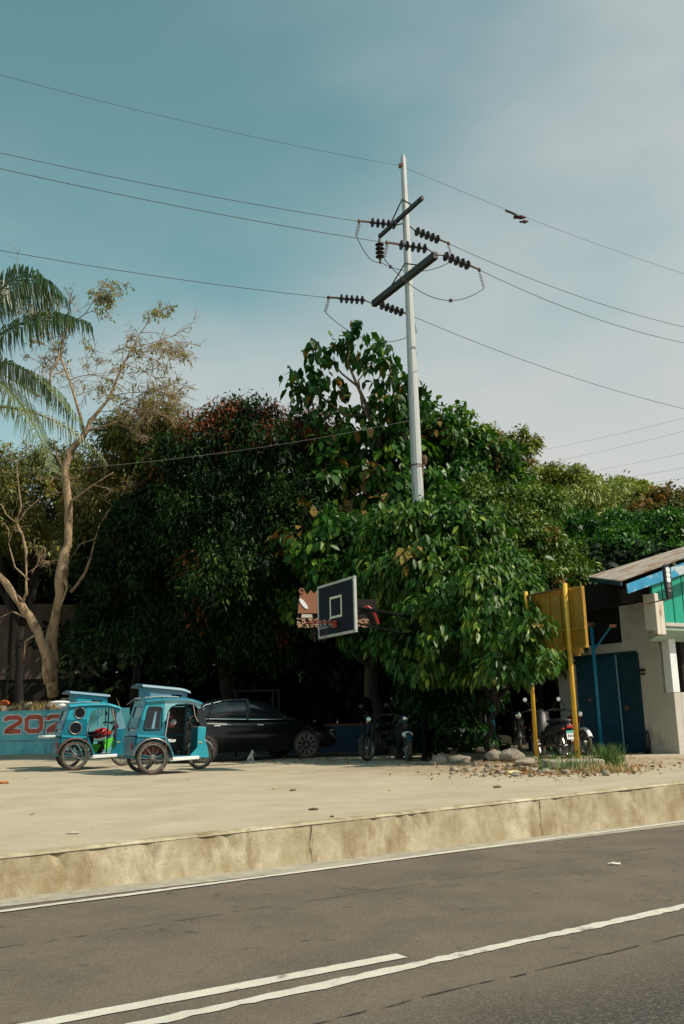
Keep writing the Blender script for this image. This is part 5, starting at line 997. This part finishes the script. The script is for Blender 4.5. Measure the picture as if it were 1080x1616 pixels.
# ---------------------------------------------------------------- car
def car():
    a = grd(318, 1204, 0); az = AZU-rad(6); r = empty('sedan_car', (0, 0, 0), az, 'glossy black sedan parked in deep shade behind the tricycle', 'car')
    Rm = Matrix.Rotation(az, 3, 'Z'); loc = a-Rm @ Vector((-1.33, -.78, 0)); loc.z = 0; r.location = loc
    def sec(x, w, zl, zt, cr_): return [(x, s*wy, z) for s, wy, z in [(1, w*.55, zl), (1, w*.9, zl+.03), (1, w*.99, zl+.2), (1, w, (zl+zt)/2), (1, w*.97, zt-.14), (1, w*.90, zt-.02), (1, w*.5, zt+cr_), (1, 0.001, zt+cr_*1.3)]]+[(x, -wy, z) for wy, z in [(w*.5, zt+cr_), (w*.90, zt-.02), (w*.97, zt-.14), (w, (zl+zt)/2), (w*.99, zl+.2), (w*.9, zl+.03), (w*.55, zl)]]
    S = [(-2.32, .60, .45, .86, .0), (-2.28, .74, .36, .97, .02), (-2.1, .82, .26, 1.05, .02), (-1.7, .87, .22, 1.06, .02), (-1.3, .89, .21, 1.02, .02), (-.6, .90, .20, .97, .02), (.2, .90, .20, .95, .02), (.8, .90, .20, .95, .03), (1.3, .89, .21, .92, .04), (1.8, .86, .22, .83, .04), (2.1, .79, .24, .74, .03), (2.26, .68, .28, .64, .02), (2.32, .5, .36, .54, .0)]
    mb = MB(); mb.loft([sec(*q) for q in S]); mb.build('body', m_car, r, smooth=True)
    def roof(x, wb, wt, zb, zt): return [(x, wb, zb), (x, wb*.5+wt*.5+.02, (zb+zt)/2), (x, wt, zt-.05), (x, wt*.8, zt), (x, 0, zt+.02), (x, -wt*.8, zt), (x, -wt, zt-.05), (x, -(wb*.5+wt*.5)-.02, (zb+zt)/2), (x, -wb, zb)]
    G = [(-1.95, .70, .60, 1.04, 1.08), (-1.6, .78, .60, 1.02, 1.24), (-1.2, .81, .60, .99, 1.39), (-.7, .82, .60, .96, 1.47), (-.1, .82, .61, .94, 1.49), (.35, .81, .60, .94, 1.42), (.85, .79, .60, .94, 1.16), (1.15, .74, .62, .93, .99)]
    mb = MB(); mb.loft([roof(*q) for q in G]); mb.build('windows', m_glass, r, smooth=True)
    mb = MB(); rg = []
    for x, wb, wt, zb, zt in G[:6]: rg.append([(x, wt+.012, zt-.05), (x, wt*.8+.005, zt+.012), (x, 0, zt+.032), (x, -wt*.8-.005, zt+.012), (x, -wt-.012, zt-.05), (x, 0, zt-.0)])
    mb.loft(rg[1:]); mb.build('roof', m_car, r, smooth=True)
    for s in (-1, 1):
        mb = MB(); mb.bar((-.20, s*.84, .96), (-.12, s*.64, 1.44), .07, .03); mb.build('door_pillar', m_dark, r); mb = MB(); mb.bar((-1.20, s*.84, .98), (-1.02, s*.64, 1.40), .05, .03); mb.build('door_pillar', m_dark, r)
        mb = MB(); mb.tube([(-1.62, s*.80, 1.03), (-1.2, s*.83, 1.01), (.0, s*.835, .97), (.95, s*.80, .95)], .009, 5); mb.tube([(-1.62, s*.80, 1.03), (-1.2, s*.66, 1.34), (-.8, s*.625, 1.42)], .009, 5); mb.build('window_trim', m_chrome, r)
        for hx in (-.98, .12): MB().box((hx, s*.905, .84), (.17, .02, .028)).build('door_handle', m_chrome, r, bevel=.008)
        mb = MB(); mb.ball((.72, s*.98, .98), (.07, .10, .07), 10, 8); mb.build('side_mirror', m_car, r, smooth=True)
        mb = MB(); mb.prism([(-2.22, .80), (-1.95, .90), (-1.9, .82), (-2.22, .70)], s*.80, s*.76); mb.build('tail_light', m_redp, r); mb = MB(); mb.ball((2.05, s*.66, .66), (.16, .10, .06), 10, 8); mb.build('headlight', m_chrome, r, smooth=True)
        for wx in (-1.33, 1.33):
            mb = MB(); mb.lathe([(0, .001), (0, .37)], (wx, s*.905, .33), (0, s, 0), 24); mb.build('wheel_arch', m_dark, r)
            w = wheel(r, (wx, s*.83, .325), .325, .21, 'alloy' if s < 0 else 'mag', rimm=m_steel)
    mb = MB(); mb.box((2.33, 0, .32), (.01, .4, .12)); mb.build('number_plate', m_white, r)
car()
# ---------------------------------------------------------------- motorcycles at the right
def bike(px, py, az, label, **k):
    g = grd(px, py, 0); z = gz(g.x, g.y); r = empty('motorcycle', (g.x, g.y, z), az, label, 'motorcycle', 'parked motorcycles'); moto(r, -.62, .62, 0, .28, **k); return r
m_dred = mat('dark red paint', (.34, .015, .015), .3, 0, .2, 5, coat=.5)
bike(872, 1201, rad(103), 'motorcycle seen from behind between the yellow posts, with red tail lights and white plate', scooter=True, tank=m_dark, body=m_dark, plate=True)
bike(822, 1196, rad(-100), 'motorcycle with pale headlight and round mirrors left of the nearer yellow post', tank=m_dark, body=m_dark)
bike(903, 1192, rad(-75), 'motorcycle with a red tank and white front behind the right yellow post', tank=m_dred, body=m_dark, front_fender=m_white)
bike(957, 1183, rad(-38), 'motorcycle with silver front fender peeking past the blue pole', tank=m_dark, body=m_dark, front_fender=m_chrome)
bike(858, 1184, rad(-88), 'dark red motorcycle in the gloom behind the two yellow posts', tank=m_dred, body=m_dred)
bike(606, 1199, rad(-128), 'black motorcycle parked in deep shade between the car nose and the scooter', tank=m_dark, body=m_dark)
b = bike(636, 1200, rad(-82), 'dark scooter with blue leg shield and white headlight right of the car', scooter=True, tank=m_dark, body=m_dark, front_fender=m_blued)
p = Vector((.62, 0, .56)); MB().ball(p, (.07, .13, .07), 12, 8, .08).build('front_plate', m_white, b, smooth=True)
# ---------------------------------------------------------------- backboards
def hoop_one():
    near = at(561, 955, 18.0); far = at(504, 965, 19.4); zt = (at(561, 912, 18).z+at(504, 926, 19.4).z)/2; zb = (at(561, 997, 18).z+at(504, 1006, 19.4).z)/2
    d = Vector((near.x-far.x, near.y-far.y, 0)); L = d.length; az = math.atan2(d.y, d.x)
    base = Vector(((near.x+far.x)/2, (near.y+far.y)/2, 0)); Rm = Matrix.Rotation(az, 3, 'Z')
    r = empty('basketball_hoop', base, az, 'navy basketball backboard with a white square and orange rim facing left', 'basketball hoop')
    H = zt-zb; print('hoop', L, H, zt)
    # local x far->near along board, local -y is the playing side (left in the photo)
    s = 1 if (Rm @ Vector((0, 1, 0))).x < 0 else -1
    f = .02*s
    mb = MB(); mb.span((-L/2, -.015, zb), (L/2, .015, zt)); mb.build('board', m_panel, r)
    mb = MB(); w = .028
    for a, b_ in (((-L/2-.02, zb-.02), (L/2+.02, zb+w)), ((-L/2-.02, zt-w), (L/2+.02, zt+.02)), ((-L/2-.02, zb), (-L/2+w, zt)), ((L/2-w, zb), (L/2+.02, zt))): mb.span((a[0], -.028, a[1]), (b_[0], .028, b_[1]))
    mb.build('board_frame', mat('grey board frame', (.42, .42, .41), .5), r, bevel=.004)
    mb = MB(); sw, sh, q = .26, .34, .045; c = zb+H*.53
    for a, b_ in (((-sw, c-sh/2-q), (sw, c-sh/2)), ((-sw, c+sh/2), (sw, c+sh/2+q)), ((-sw, c-sh/2), (-sw+q, c+sh/2)), ((sw-q, c-sh/2), (sw, c+sh/2))): mb.span((a[0], s*.016, a[1]), (b_[0], s*.022, b_[1]))
    mb.build('target_square', mat('chalky white', (.72, .66, .52), .7), r)
    Mm = Matrix.Translation((-L*.30, s*.020, zb+.17)) @ Matrix.Rotation(rad(180) if s > 0 else 0, 4, 'Z') @ Matrix.Rotation(rad(90), 4, 'X')
    text_mesh('lettering', 'S.B.A', .26, mat('grey lettering', (.36, .36, .38), .7), r, Mm, .003, .0)
    rr = .225; cx = -.02; cz = zb+.24
    mb = MB(); mb.tube([(cx+rr*math.cos(t), s*(.05+rr+.1)+rr*math.sin(t), cz) for t in [2*math.pi*k/24 for k in range(25)]], .012, 6); mb.prism([(cx-.08, cz-.10), (cx+.08, cz-.10), (cx+.08, cz+.04), (cx-.08, cz+.04)], s*.03, s*.06); mb.span((cx-.07, s*.04, cz-.01), (cx+.07, s*.2, cz+.006)); rim = mb.build('rim', mat('orange rim', (.30, .04, .02), .6), r)
    mb = MB()
    for k in range(12):
        t = 2*math.pi*k/12; t2 = t+.5; mb.tube([(cx+rr*math.cos(t), s*(.15+rr)+rr*math.sin(t), cz), (cx+rr*.7*math.cos(t2), s*(.15+rr)+rr*.7*math.sin(t2), cz-.2), (cx+rr*.5*math.cos(t), s*(.15+rr)+rr*.5*math.sin(t), cz-.38)], .004, 4, False)
    mb.build('net', mat('faded net', (.06, .035, .03), .8), rim)
    W_ = Rm.transposed() @ (Vector((1.62, 20.9, 0))-base); mb = MB(); mb.tube([tuple(W_+Vector((0, 0, -.05))), tuple(W_+Vector((0, 0, zb+.55)))], .05, 9); mb.tube([tuple(W_+Vector((0, 0, zb+.5))), (0, -s*.05, zb+.6)], .035, 8); mb.tube([tuple(W_+Vector((0, 0, zb+.1))), (0, -s*.05, zb+.3)], .02, 8); mb.build('support_pole', m_black, r)
hoop_one()
def hoop_two():
    pr = grd(913, 1206, 0); pl = grd(848, 1204, 0); zr = gz(pr.x, pr.y); d = pr-pl; d.z = 0; L = d.length; az = math.atan2(d.y, d.x)
    # both posts on the line; the board hangs on their far side
    n = Vector((-d.y, d.x, 0)).normalized()
    r = empty('basketball_hoop', pl, az, 'yellow backboard seen from behind on two yellow posts beside the motorcycles', 'basketball hoop')
    Ri3 = Matrix.Rotation(-az, 3, 'Z')
    def q(px, py, o): t = Ri3 @ (onp(px, py, pl+n*o, n)-pl); return t.x, t.z
    ztr = q(895, 920, 0)[1]; ztl = q(828, 934, 0)[1]
    print('hoop2', L, ztr, ztl)
    for x, z, w in ((L, ztr, .046), (0, ztl, .040)):
        mb = MB(); mb.tube([(x, 0, -.05), (x, 0, z*.5), (x, 0, z)], w, 10); mb.build('post', m_yel, r, smooth=True)
    x0, z0 = q(832, 1032, .12); x1, z1 = q(921, 927, .12); _, z0b = q(921, 1030, .12)
    x0 = q(820, 1000, .12)[0]; z1 = (q(835, 938, .12)[1]+q(918, 926, .12)[1])/2; z0 = (q(835, 1030, .12)[1]+q(918, 1024, .12)[1])/2
    mb = MB(); mb.span((x0, .11, z0), (x1, .14, z1)); b = mb.build('board', m_yelb, r)
    mb = MB(); k = x0+.04
    nr = 6
    for i in range(nr+1): k = x0+(x1-x0-.05)*i/nr; mb.span((k, .07, z0+.002), (k+.05, .109, z1-.002))
    for z in (z0, z1-.05, z0+(z1-z0)*.30): mb.span((x0+.002, .055, z), (x1-.002, .068, z+.05))
    mb.build('back_frame', m_yelb, b)
    mb = MB(); mb.tube([(0, 0, ztr-.12), (L, 0, ztr-.08)], .018, 6); mb.tube([(-.12, 0, ztl-.12), (.1, 0, ztl-.12)], .022, 6); mb.build('cross_pipe', m_rust, r)
    mb = MB(); mb.span((x1-.3, .0, z0-.09), (x1-.1, .1, z0)); mb.span((x1-.25, .02, z0-.14), (x1-.18, .1, z0-.09)); mb.build('bracket', m_yelb, r)
hoop_two()
def blue_frames():
    # main blue post with brace and arm
    g = grd(950, 1190, 0); z = gz(g.x, g.y); r = empty('frame_post', (g.x, g.y, z), AZU+rad(20), 'bright blue steel post with a slanting brace and rusty arm before the blue doors', 'post')
    Rr = Matrix.Rotation(-(AZU+rad(20)), 3, 'Z'); Y = g.y
    T = lambda px, py, Y_=Y: Rr @ (at(px, py, Y_)-Vector((g.x, g.y, z)))
    top = T(936, 990); top.x = 0; top.y = 0
    mb = MB(); mb.tube([(0, 0, -.05), (0, 0, top.z*.5), (0, 0, top.z)], .044, 10); mb.build('post', m_bluep, r, smooth=True)
    e = T(965, 988); mb = MB(); k = T(941, 1027); mb.tube([(0, 0, k.z), tuple(e)], .026, 8); mb.build('brace', m_bluep, r)
    mb = MB(); mb.bar(T(962, 988), T(972, 988), .1, .07); mb.build('arm_end', mat('primer red steel', (.5, .22, .13), .7), r)
    mb = MB(); mb.bar(T(902, 989, 18.15), T(937, 985, Y-.03), .06, .09); mb.bar(T(909, 992, 18.5), T(926, 1013, 19.6), .04, .04); mb.build('arm', m_rust, r)
    g = grd(781, 1176, 0); g2 = grd(781, 1182, 0); r = empty('frame_post', (g2.x, g2.y, gz(g2.x, g2.y)), 0, 'dark blue post standing in the shade under the drooping leaves', 'post')
    Y = g2.y; t = at(766, 1056, Y); mb = MB(); mb.tube([(0, 0, -.05), (0, 0, t.z)], .045, 9); mb.build('post', m_bluep, r, smooth=True); mb = MB(); mb.bar(at(716, 1052, Y)-Vector(r.location), at(770, 1050, Y)-Vector(r.location), .06, .06); mb.build('arm', m_rust, r)
    mb = MB(); q = at(722, 1051, Y-.1)-Vector(r.location); mb.bar(q, q+Vector((.25, 0, .02)), .05, .04); mb.build('arm_end', m_plast, r)
    g = grd(771, 1178, 0); p = at(766, 1128, g.y); r = MB().tube([(0, 0, -.1), (p.x-g.x, 0, p.z)], .028, 8).build('stake', m_plast, None); r.location = (g.x, g.y, 0); tag(r, 'pale thin stake beside the shaded blue post', 'stake')
blue_frames()
# ---------------------------------------------------------------- cut-out sign behind the backboard
def cutout():
    Y = 20.6; c = at(487, 965, Y); r = empty('cutout_sign', (c.x, c.y, 0), rad(14), 'reddish brown cut out sign with a zigzag top left of the navy backboard', 'sign')
    k = Y/1500*1.0
    X = lambda px: (px-487)*k; Z = lambda py: at(487, py, Y).z
    m1 = mat('terracotta sheet', (.24, .09, .05), .85, 0, .2, 60, c2=(.30, .13, .07)); pts = [(470, 968), (472, 948), (474, 936), (476, 930), (481, 932), (485, 939), (491, 931), (496, 937), (502, 931), (507, 936), (512, 930), (530, 940), (530, 968)]
    mb = MB(); mb.prism([(X(a), Z(b)) for a, b in pts], -.02, .02); mb.build('board', m1, r)
    mb = MB(); mb.tube([(X(476)+.05*math.cos(t), -.03, Z(933)+.05*math.sin(t)) for t in [2*math.pi*i/16 for i in range(17)]], .016, 6); mb.build('ring', m1, r)
    mb = MB(); ang = rad(-52); pr = [(X(479)+.14*math.cos(t)*math.cos(ang)-.045*math.sin(t)*math.sin(ang), Z(953)+.14*math.cos(t)*math.sin(ang)+.045*math.sin(t)*math.cos(ang)) for t in [2*math.pi*i/20 for i in range(20)]]; mb.prism(pr, -.035, -.021); mb.build('white_oval', m_white, r)
    mb = MB(); mb.prism([(X(475), Z(975)), (X(493), Z(975)), (X(492), Z(970)), (X(476), Z(969.5))], -.035, -.021); mb.build('white_strip', m_plast, r)
    mb = MB(); R = random.Random(2)
    for (ax, ay, bx, by, n_) in ((469, 976, 503, 990, 60), (563, 977, 583, 990, 46)):
        for i in range(n_):
            x = R.uniform(ax, bx); y = R.uniform(ay, by); s = R.uniform(.015, .035); mb.box((X(x), R.uniform(-.03, .0), Z(y)), (s*1.6, .03, s), Matrix.Rotation(R.uniform(-.6, .6), 3, 'Y'))
    mb.build('brick_chips', mat('terracotta chips', (.40, .20, .10), .85, 0, .4, 20, c2=(.6, .4, .26)), r)
    mb = MB(); mb.tube([(X(576), -.02, Z(960)), (X(584), -.02, Z(957)), (X(592), -.02, Z(963)), (X(597), -.02, Z(975)), (X(601), -.02, Z(985))], .03, 6); mb.build('red_curve', m_dred, r)
    mb = MB(); mb.span((X(470), .03, Z(991)), (X(600), .06, Z(945)-.0)); mb.build('backing', m_barkd, r); mb = MB()
    mb = MB(); mb.tube([(X(482), .03, Z(950)), (X(486), .5, Z(950)+2.6)], .005, 4); mb.tube([(X(580), .03, Z(950)), (X(572), .6, Z(950)+2.6)], .005, 4); mb.build('hanging_cord', m_black, r)
cutout()
# ---------------------------------------------------------------- blue wall stub behind the car
def stub():
    a = grd(505, 1187, 0); b = grd(620, 1184, 0); h = at(560, 1145, (a.y+b.y)/2).z; az = math.atan2(b.y-a.y, b.x-a.x); L = (b-a).length
    r = empty('blue_wall', a, az, 'low blue wall, painted dark for shade, between the car nose and the scooter', 'wall'); mb = MB(); mb.span((-1, 0, -.1), (L+1, .2, h)); mb.build('wall_body', m_blued, r)  # dark paint stands in for shade on this stretch of blue wall
    mb = MB(); mb.span((-1, -.03, h+.001), (L+1, .23, h+.06)); mb.build('coping', m_rust, r)
stub()
def bench():
    c = at(405, 1100, 26.5); r = empty('wooden_stand', (c.x, c.y, 0), rad(10), 'rough wooden stand just showing over the car roof', 'stand'); z = at(405, 1089, 26.5).z
    mb = MB(); mb.span((-.62, -.3, z-.04), (.62, .3, z)); mb.build('top', m_barkd, r)
    for x in (-.58, .42, .58):
        mb = MB(); mb.span((x-.03, -.28, -.05), (x+.03, -.22, z-.041)); mb.build('leg', m_barkd, r)
bench()
# ---------------------------------------------------------------- white cat
def cat():
    g = grd(396, 1203, 0); r_me = bpy.data.meshes.new('cat'); 
    V_ = [(-.07,0,.065,.055),(-.02,0,.13,.052),(.03,0,.185,.042),(.045,0,.225,.032),(.055,0,.262,.036),(.088,0,.256,.018),   # hips..head..muzzle
          (.035,.028,.15,.024),(.055,.03,.075,.015),(.062,.03,.012,.013),(.085,.03,.008,.011), (.035,-.028,.15,.024),(.055,-.03,.075,.015),(.062,-.03,.012,.013),(.085,-.03,.008,.011),
          (-.05,.05,.05,.036),(.0,.058,.022,.02),(.035,.058,.012,.012), (-.05,-.05,.05,.036),(.0,-.058,.022,.02),(.035,-.058,.012,.012),
          (-.12,.02,.03,.016),(-.14,.06,.014,.013),(-.10,.11,.012,.010),
          (.045,.022,.295,.011),(.04,.026,.312,.004),(.045,-.022,.295,.011),(.04,-.026,.312,.004)]
    E_ = [(0,1),(1,2),(2,3),(3,4),(4,5),(2,6),(6,7),(7,8),(8,9),(2,10),(10,11),(11,12),(12,13),(0,14),(14,15),(15,16),(0,17),(17,18),(18,19),(0,20),(20,21),(21,22),(4,23),(23,24),(4,25),(25,26)]
    r_me.from_pydata([v[:3] for v in V_], E_, []); o = bpy.data.objects.new('cat', r_me); COL.objects.link(o); r_me.materials.append(mat('white cat fur', (.52, .52, .47), .9, 0, .12, 14))
    o.modifiers.new('skin', 'SKIN'); 
    for i, v in enumerate(V_): r_me.skin_vertices[0].data[i].radius = (v[3], v[3])
    r_me.skin_vertices[0].data[0].use_root = True
    s = o.modifiers.new('s', 'SUBSURF'); s.levels = 2; s.render_levels = 2
    o.location = (g.x, g.y, 0); o.rotation_euler = (0, 0, rad(-25)); o.scale = (.9, .9, .9); tag(o, 'small white cat sitting upright in front of the black car', 'cat')
    m = bpy.data.meshes.new; mb = MB(); mb.ball((.083, .016, .270), .006, 8, 6); mb.ball((.083, -.016, .270), .006, 8, 6); mb.build('eyes', m_dark, o)
cat()
# ---------------------------------------------------------------- stones, block, slab, litter, grass at the dirt edge
def stone(px, py, s, label, name='stone', group=None, m=None, seed=0, flat=.6, asp=1.3, cat_='stone'):
    random.seed(seed*7+3); g = grd(px, py, 0); z = gz(g.x, g.y); o = MB().ball((0, 0, 0), (s*asp, s*.9, s*flat), 10, 7, .26).build(name, m or m_stone, None, smooth=False, sub=1); o.location = (g.x, g.y, z+s*flat*.55); o.rotation_euler = (0, 0, seed*1.3); return tag(o, label, cat_, group)
stone(783, 1208, .24, 'biggest rough boulder at the left end of the stone line', 'boulder', seed=1, flat=.55); stone(808, 1210, .2, 'second rough boulder right beside the biggest one', 'boulder', seed=2, flat=.7)
stone(831, 1213, .16, 'flat pale boulder left of the nearer yellow post', 'boulder', seed=3, flat=.5, asp=1.6); stone(866, 1214, .12, 'rounded boulder between the feet of the yellow posts', 'boulder', seed=4, flat=.8)
stone(694, 1212, .12, 'grey round stone alone at the left tip of the dirt patch', seed=5, flat=.9); stone(683, 1213, .09, 'small tan stone touching the grey one at the tip of the dirt patch', seed=6)
R = random.Random(12)
for i in range(60):
    px = R.uniform(705, 985) if i > 14 else R.uniform(810, 900); py = R.uniform(1208, 1232)-(3 if px < 760 else 0)+(px-850)*.02
    stone(px, py, R.uniform(.02, .07), 'small pale rubble stone scattered over the dirt patch', group='small stones on the dirt patch', seed=20+i, flat=R.uniform(.5, .8))
def block(name, label, px, py, d, az, m, cat_, zoff=0, bev=.02, tilt=0):
    g = grd(px, py, 0); mb = MB(); mb.span((-d[0]/2, -d[1]/2, 0), (d[0]/2, d[1]/2, d[2])); o = mb.build(name, m, None, bevel=bev); o.location = (g.x, g.y, gz(g.x, g.y)+zoff); o.rotation_euler = (0, tilt, az); return tag(o, label, cat_)
block('concrete_slab', 'broken concrete slab lying under the right yellow post', 905, 1215, (.95, .5, .16), rad(0), m_conc, 'slab', -.02, .03)
block('concrete_slab', 'low concrete edge between the yellow posts under the motorcycle wheel', 850, 1202, (.7, .4, .1), rad(12), m_conc, 'slab', 0, .03)
o = block('plank', 'weathered plank end sticking out of the dirt in the shade', 712, 1203, (.55, .16, .12), rad(-25), m_bark, 'plank', .02, .01, rad(8))
stone(727, 1208, .2, 'tan broken rock beside the plank end', seed=9, flat=.5, asp=1.5)
# tan rounded stump lump behind the shaded post
g = grd(798, 1188, 0); r = empty('cut_log', (g.x, g.y, gz(g.x, g.y)), rad(10), 'tan curved concrete piece raised on a dark support beside the motorcycles', 'log')
z0 = at(798, 1176, g.y).z-g.z; z1 = at(798, 1160, g.y).z-g.z
mb = MB(); mb.prism([(-.20, z0+.05), (-.20, z1), (.02, z1-.01), (.13, z1-.05), (.17, z0+.02), (.16, z0-.02), (-.02, z0+.03)], -.12, .12); mb.build('slab', mat('sandy concrete', (.44, .35, .21), .9, 0, .15, 9, bump=.4), r, bevel=.02)
mb = MB(); mb.span((-.15, -.1, -.02), (.12, .1, z0+.0)); mb.build('support', m_barkd, r)
g = grd(784, 1196, 0); o = MB().tube([(0, 0, -.02), (.0, 0, .1), (-.02, 0, .28)], [.11, .08, .05], 9).build('tree_stump', m_bark, None, smooth=True); o.location = (g.x, g.y, gz(g.x, g.y)); tag(o, 'thin pale stump at the foot of the shaded blue post', 'stump')
g = grd(962, 1212, 0); dry_weeds('grass_tuft', 'big green grass tuft at the foot of the blue post', (g.x, g.y, gz(g.x, g.y)), 600, .40, (.11, .09), m_gr, 'grass', .55, 31, .006)
for px, py, n, h, sp, m, sd_, lb in ((905, 1218, 150, .26, (.3, .08), m_gr, 32, 'weeds at the foot of the right yellow post'), (862, 1212, 110, .2, (.25, .08), m_gr, 33, 'weeds between the boulders'), (975, 1222, 160, .16, (.25, .08), m_dryg, 34, 'dry brown weeds in front of the grass tuft'), (935, 1220, 110, .12, (.25, .07), m_dryg, 35, 'dry weeds left of the grass tuft')):
    g = grd(px, py, 0); dry_weeds('weeds', lb, (g.x, g.y, gz(g.x, g.y)), n, h, sp, m, 'weeds', .6, sd_, .007)
# leafy weed by the shaded post
for px, py, n, sd_ in ((775, 1190, 60, 1), (905, 1212, 60, 2)):
    g = grd(px, py, 0); z = gz(g.x, g.y); r = empty('leafy_weed', (g.x, g.y, z), 0, ['leafy green weed under the shaded blue post', 'leafy weed at the right yellow post'][sd_-1], 'weed')
    pos = np.array([g.x, g.y, z])+RNG.normal(0, 1, (n*2, 3))*np.array([.22, .12, .14])+np.array([0, 0, .25 if sd_ == 1 else .12]); leaf_mesh('leaves', l_vivid, (g.x, g.y, z), pos, nrm(RNG.normal(0, 1, (n*2, 3))), RNG.random(n*2)*.7, np.zeros(n*2), .12 if sd_ == 1 else .06, .06 if sd_ == 1 else .03, .1, parent=r)
    MB().tube([(0, 0, 0), (.03, 0, .2), (.0, 0, .4 if sd_ == 1 else .2)], .006, 5).build('stem', m_gr, r)
# litter of leaves over the dirt edge and under the trees
def litter():
    R = np.random.default_rng(5); n = 2600; pts = []
    for i in range(n):
        if i < 1500: px, py = R.normal(860, 75), R.normal(1217, 7)
        elif i < 2300: px, py = R.uniform(330, 1000), R.uniform(1186, 1206)
        else: px, py = R.uniform(0, 1060), R.uniform(1225, 1300)
        if i >= 2300 and R.random() < .97: continue
        g = grd(px, max(py, 1175), 0); s_, t_ = st(g)
        if t_ < .1: continue
        pts.append((g.x, g.y, gz(g.x, g.y)+.012))
    pos = np.array(pts); m = len(pos)
    lm = leafmat('fallen leaves', (.20, .12, .05), (.38, .26, .12), (.30, .10, .03)); base = tuple(pos[0])
    o = leaf_mesh('leaf_litter', lm, base, pos, nrm(R.normal(0, 1, (m, 3))*np.array([1, 1, .05])), R.random(m), (R.random(m) < .3)*1., .075, .035, 0, flop=.2); o.location = base
    tag(o, 'fallen dry leaves strewn over the dirt and along the shade', 'leaf litter', kind='stuff')
litter()
for i, (px, py, s, lb, c) in enumerate(((116, 1318, .035, 'small crumpled grey wrapper on the lot near the kerb', (.42, .4, .34)), (495, 1284, .03, 'little dark clod on the lot above the kerb middle', (.12, .08, .05)), (462, 1251, .03, 'tiny dark bit of debris in the middle of the lot', (.16, .12, .08)), (786, 1250, .035, 'brown clod on the lot below the boulders', (.2, .13, .07)), (6, 1238, .06, 'orange brown scrap at the left edge of the lot', (.5, .2, .05)), (812, 1224, .07, 'pale yellow strip of litter on the dirt patch', (.7, .6, .3)), (397, 1189, .05, 'white plastic scrap under the car', (.6, .6, .6)))[:6]):
    g = grd(px, py, 0); o = MB().ball((0, 0, 0), (s*1.6, s*.7, s*.45), 9, 6, .3).build('litter_scrap', mat('litter %d' % i, c, .8), None); o.location = (g.x, g.y, gz(g.x, g.y)+s*.3); tag(o, lb, 'litter')
g = grd(970, 1365, RZ); o = MB().ball((0, 0, 0), (.05, .025, .012), 9, 6, .3).build('litter_scrap', m_paper, None); o.location = (g.x, g.y, RZ+.01); tag(o, 'white scrap of paper on the asphalt at the right', 'litter')
